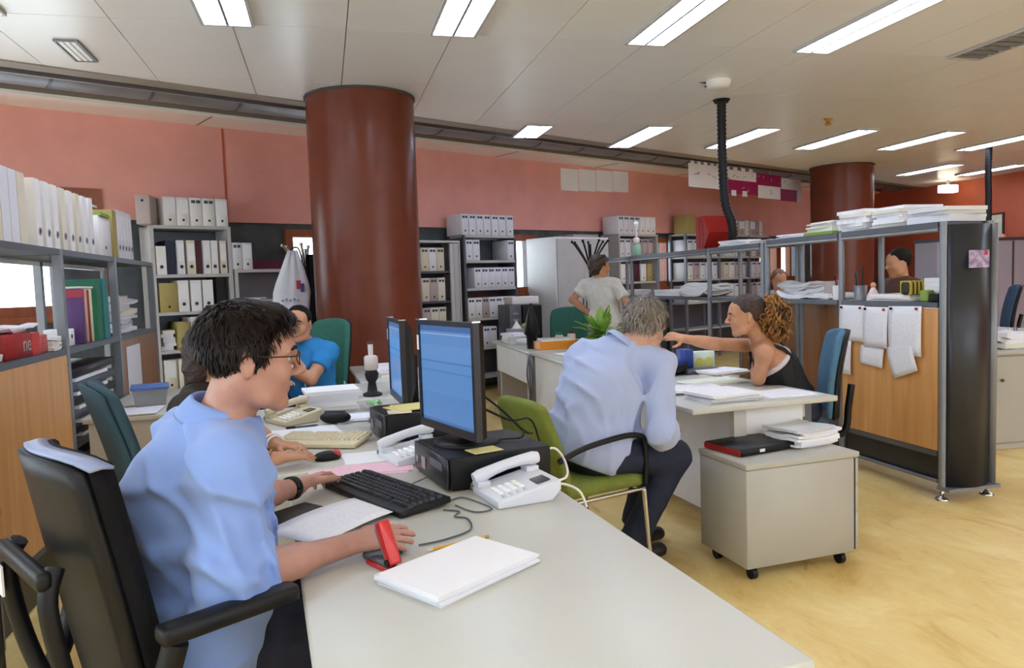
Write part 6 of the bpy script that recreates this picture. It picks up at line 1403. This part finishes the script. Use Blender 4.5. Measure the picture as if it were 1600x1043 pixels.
MB().tube([D3['T'](-.088, .024*math.cos(k), .055+.024*math.sin(k))-D3['org'] for k in np.linspace(0, 2*PI, 17)[:-1]], .007, 6, closed=True).build('hair_tie', M['blackp'], D3['o'])
eyes(D3, hair_br)
# ---------------- 4: standing woman
f4 = math.radians(48); F_ = V3(math.cos(f4), math.sin(f4), 0); L_ = V3(-math.sin(f4), math.cos(f4), 0)
pel = H(2.76, 7.14, .90); nk = H(2.70, 7.12, 1.345)
D4 = person('standing woman in white t-shirt with hands on her hips near the coat stand', dict(pelvis=pel, neck=nk, shL=nk+L_*.16-V3(0, 0, .05), shR=nk-L_*.16-V3(0, 0, .05), elL=nk+L_*.33+V3(.0, -.06, -.19), elR=nk-L_*.26+V3(.02, -.1, -.29), wrL=pel+L_*.16+V3(-.03, -.07, .10), wrR=pel-L_*.17+V3(.05, -.02, .06),
    hipL=pel+L_*.09, hipR=pel-L_*.09, knL=pel+L_*.09-V3(0, 0, .42), knR=pel-L_*.09-V3(0, 0, .42), anL=pel+L_*.09-V3(0, 0, .815), anR=pel-L_*.09-V3(0, 0, .815)), (H(2.70, 7.10, 1.475), rotm(5, 2, 0)), sk_o, .94, .011, fem=True, girth=.92, neck_r=.046, arm=.9,
    hands=[(pel+L_*.15+V3(-.03, -.06, .10), (.5, .1, -.6), (-.5, .2, .3), -1), (pel-L_*.16+V3(.05, -.02, .06), (.3, .6, -.4), (.6, -.5, .3), 1)])
shirt(D4, mat('white_tee', '#cfcdc6', .8, var=.08, vscale=30), .014, 'short', .004, 24, 2, hem=.10)
trousers(D4, mat('floral_trousers', '#b9a9a8', .8, col2='#5c5568', vscale=38), .012, top=.03); shoes(D4, shoe_m, [(F_[0], F_[1])]*2, .24)
hair(D4, mat('hair_auburn', '#3d261b', .5, var=.3, vscale=30), [(-.2, -.09), (-.03, -.085), (-.02, -.02), (.0, .03), (.02, .0), (.04, .05), (.2, .085)], r=(.115, .092, .1), amp=.008, freq=50, extra=[((-.07, 0, -.02), (.06, .075, .07))])
eyes(D4)
# ---------------- 5: man in the bright blue t-shirt
f5 = math.radians(236); F_ = V3(math.cos(f5), math.sin(f5), 0); L_ = V3(-math.sin(f5), math.cos(f5), 0)
pel = H(-.10, 5.28, .58); nk = H(-.135, 5.22, .985)
D5 = person('smiling man in bright blue t-shirt resting on his elbow before the column', dict(pelvis=pel, neck=nk, shL=nk+L_*.17-V3(0, 0, .05), shR=nk-L_*.17-V3(0, 0, .05), elL=(-.115, 4.985, .775), elR=(-.38, 5.12, .80), wrL=(-.285, 4.97, .885), wrR=(-.30, 4.90, .79),
    hipL=pel+L_*.09, hipR=pel-L_*.09, knL=(-.32, 4.98, .52), knR=(-.42, 5.14, .52), anL=(-.30, 5.02, .085), anR=(-.38, 5.16, .085)), (H(-.178, 5.17, 1.125), rotm(256, 0, 0)), sk_o, .97, .009,
    hands=[((-.29, 4.97, .89), (-.55, .25, .75), (.3, -.8, .2), -1, dict(curl=(.8, .8, .8, .8))), ((-.30, 4.895, .79), (.3, -.9, 0), (0, 0, 1), 1)])
shirt(D5, mat('tee_bright_blue', '#1f79b8', .8, var=.06), .015, 'short', .004, 24, 6, hem=.03)
trousers(D5, denim); shoes(D5, shoe_m, [(F_[0], F_[1])]*2)
hair(D5, hair_dk, [(-.2, -.06), (-.04, -.055), (-.03, .0), (-.01, .03), (.012, -.005), (.03, .03), (.055, .06), (.2, .09)], r=(.104, .083, .094), amp=.003)
eyes(D5, hair_dk)
MB().ell(D5['T'](.091, 0, -.067)-D5['org'], (.008, .02, .006), 10, 6, Matrix([list(r) for r in D5['hR']])).build('teeth', eye_w, D5['o'])
# ---------------- 6: woman hidden behind the man at the front desk
f6 = math.radians(-12); F_ = V3(math.cos(f6), math.sin(f6), 0); L_ = V3(-math.sin(f6), math.cos(f6), 0)
pel = H(-.49, 2.99, .58); nk = H(-.45, 2.98, .99)
D6 = person('woman with bracelets, mostly hidden, with her hands on the desk by the beige keyboard', dict(pelvis=pel, neck=nk, shL=nk+L_*.165-V3(0, 0, .05), shR=nk-L_*.165-V3(0, 0, .05), elL=(-.33, 3.22, .80), elR=(-.42, 2.75, .79), wrL=(-.205, 2.93, .775), wrR=(-.19, 2.70, .772),
    hipL=pel+L_*.09, hipR=pel-L_*.09, knL=(-.12, 3.05, .52), knR=(-.12, 2.90, .52), anL=(-.15, 3.05, .085), anR=(-.15, 2.9, .085)), (H(-.405, 2.975, 1.125), rotm(-5, -8, 0)), sk_o, .94, .0075, fem=True, girth=.92, neck_r=.046, arm=.9,
    hands=[((-.2, 2.922, .777), (.8, -.55, .0), (0, 0, 1), -1, dict(curl=(.2, .22, .25, .3))), ((-.186, 2.702, .774), (.97, .22, .02), (0, -.1, 1), 1, dict(curl=(.2, .25, .28, .32)))])
shirt(D6, mat('dark_blouse', '#26201c', .8, var=.3, vscale=30), .015, 'short', .004, 24, 9, hem=.03)
trousers(D6, denim); shoes(D6, shoe_m, [(F_[0], F_[1])]*2, .24)
hair(D6, hair_br, [(-.2, -.2), (-.02, -.2), (-.01, .0), (.012, .02), (.03, .04), (.06, .06), (.2, .09)], r=(.11, .088, .098), amp=.004, extra=[((-.06, 0, -.06), (.06, .085, .12))])
eyes(D6)
def bangle(D, q, back, r, m, th, nm='bracelet'):
    w_ = D['J']['wr'+q]; e_ = D['J']['el'+q]; d_ = unit(w_-e_); c_ = w_-d_*back; a_ = unit(np.cross(d_, (0, 0, 1))); b_ = np.cross(d_, a_)
    MB().tube([c_+(a_*math.cos(k*PI/12)+b_*math.sin(k*PI/12))*r-D['org'] for k in range(24)], th, 6, closed=True).build(nm, m, D['o'])
bangle(D6, 'L', .015, .032, M['white'], .005); bangle(D6, 'L', .04, .034, M['white'], .004); bangle(D6, 'R', .02, .031, M['wood_b'], .004); bangle(D6, 'R', .035, .033, M['maroon'], .003)
# ---------------- 7, 8: people beyond the partition
def far_person(x, y, hz, yaw_, label, hm, tm, stand):
    a = math.radians(yaw_); F_ = V3(math.cos(a), math.sin(a), 0); L_ = V3(-math.sin(a), math.cos(a), 0); nk = H(x, y, hz-.145); pel = nk-V3(0, 0, .42)-F_*.05; kz = pel[2]*.53
    kn = (lambda q: pel+L_*.09*q+V3(0, 0, kz-pel[2])) if stand else (lambda q: pel+F_*.4+L_*.1*q-V3(0, 0, .06))
    an = (lambda q: pel+L_*.09*q+V3(0, 0, .085-pel[2])) if stand else (lambda q: pel+F_*.36+L_*.1*q+V3(0, 0, .085-pel[2]))
    D = person(label, dict(pelvis=pel, neck=nk, shL=nk+L_*.17-V3(0, 0, .05), shR=nk-L_*.17-V3(0, 0, .05), elL=nk+L_*.22+F_*.05-V3(0, 0, .31), elR=nk-L_*.22+F_*.05-V3(0, 0, .31), wrL=nk+L_*.14+F_*.25-V3(0, 0, .36), wrR=nk-L_*.14+F_*.25-V3(0, 0, .36),
        hipL=pel+L_*.09, hipR=pel-L_*.09, knL=kn(1), knR=kn(-1), anL=an(1), anR=an(-1)), (nk+V3(0, 0, .145)+F_*.03, rotm(yaw_, -5)), sk_o, .96, .014, hands=[(nk+L_*.14+F_*.25-V3(0, 0, .36), F_, V3(0, 0, 1), -1), (nk-L_*.14+F_*.25-V3(0, 0, .36), F_, V3(0, 0, 1), 1)])
    shirt(D, tm, .015, 'short', .003, 24, 6, hem=.03); trousers(D, denim); shoes(D, shoe_m, [(F_[0], F_[1])]*2)
    hair(D, hm, [(-.2, -.07), (-.04, -.06), (-.03, .0), (.0, .03), (.03, .03), (.055, .06), (.2, .09)], r=(.108, .088, .098), amp=.004, h=.009); eyes(D)
far_person(4.80, 5.42, 1.40, 175, 'dark haired person glimpsed through the partition above the striped pouch', hair_dk, mat('brown_top', '#54372a', .8), True)
far_person(5.0, 7.5, 1.27, 250, 'brown haired person glimpsed low through the far partition bay', mat('hair_chestnut', '#6b4428', .5, var=.3, vscale=30), mat('grey_top', '#8d8f94', .8), False)
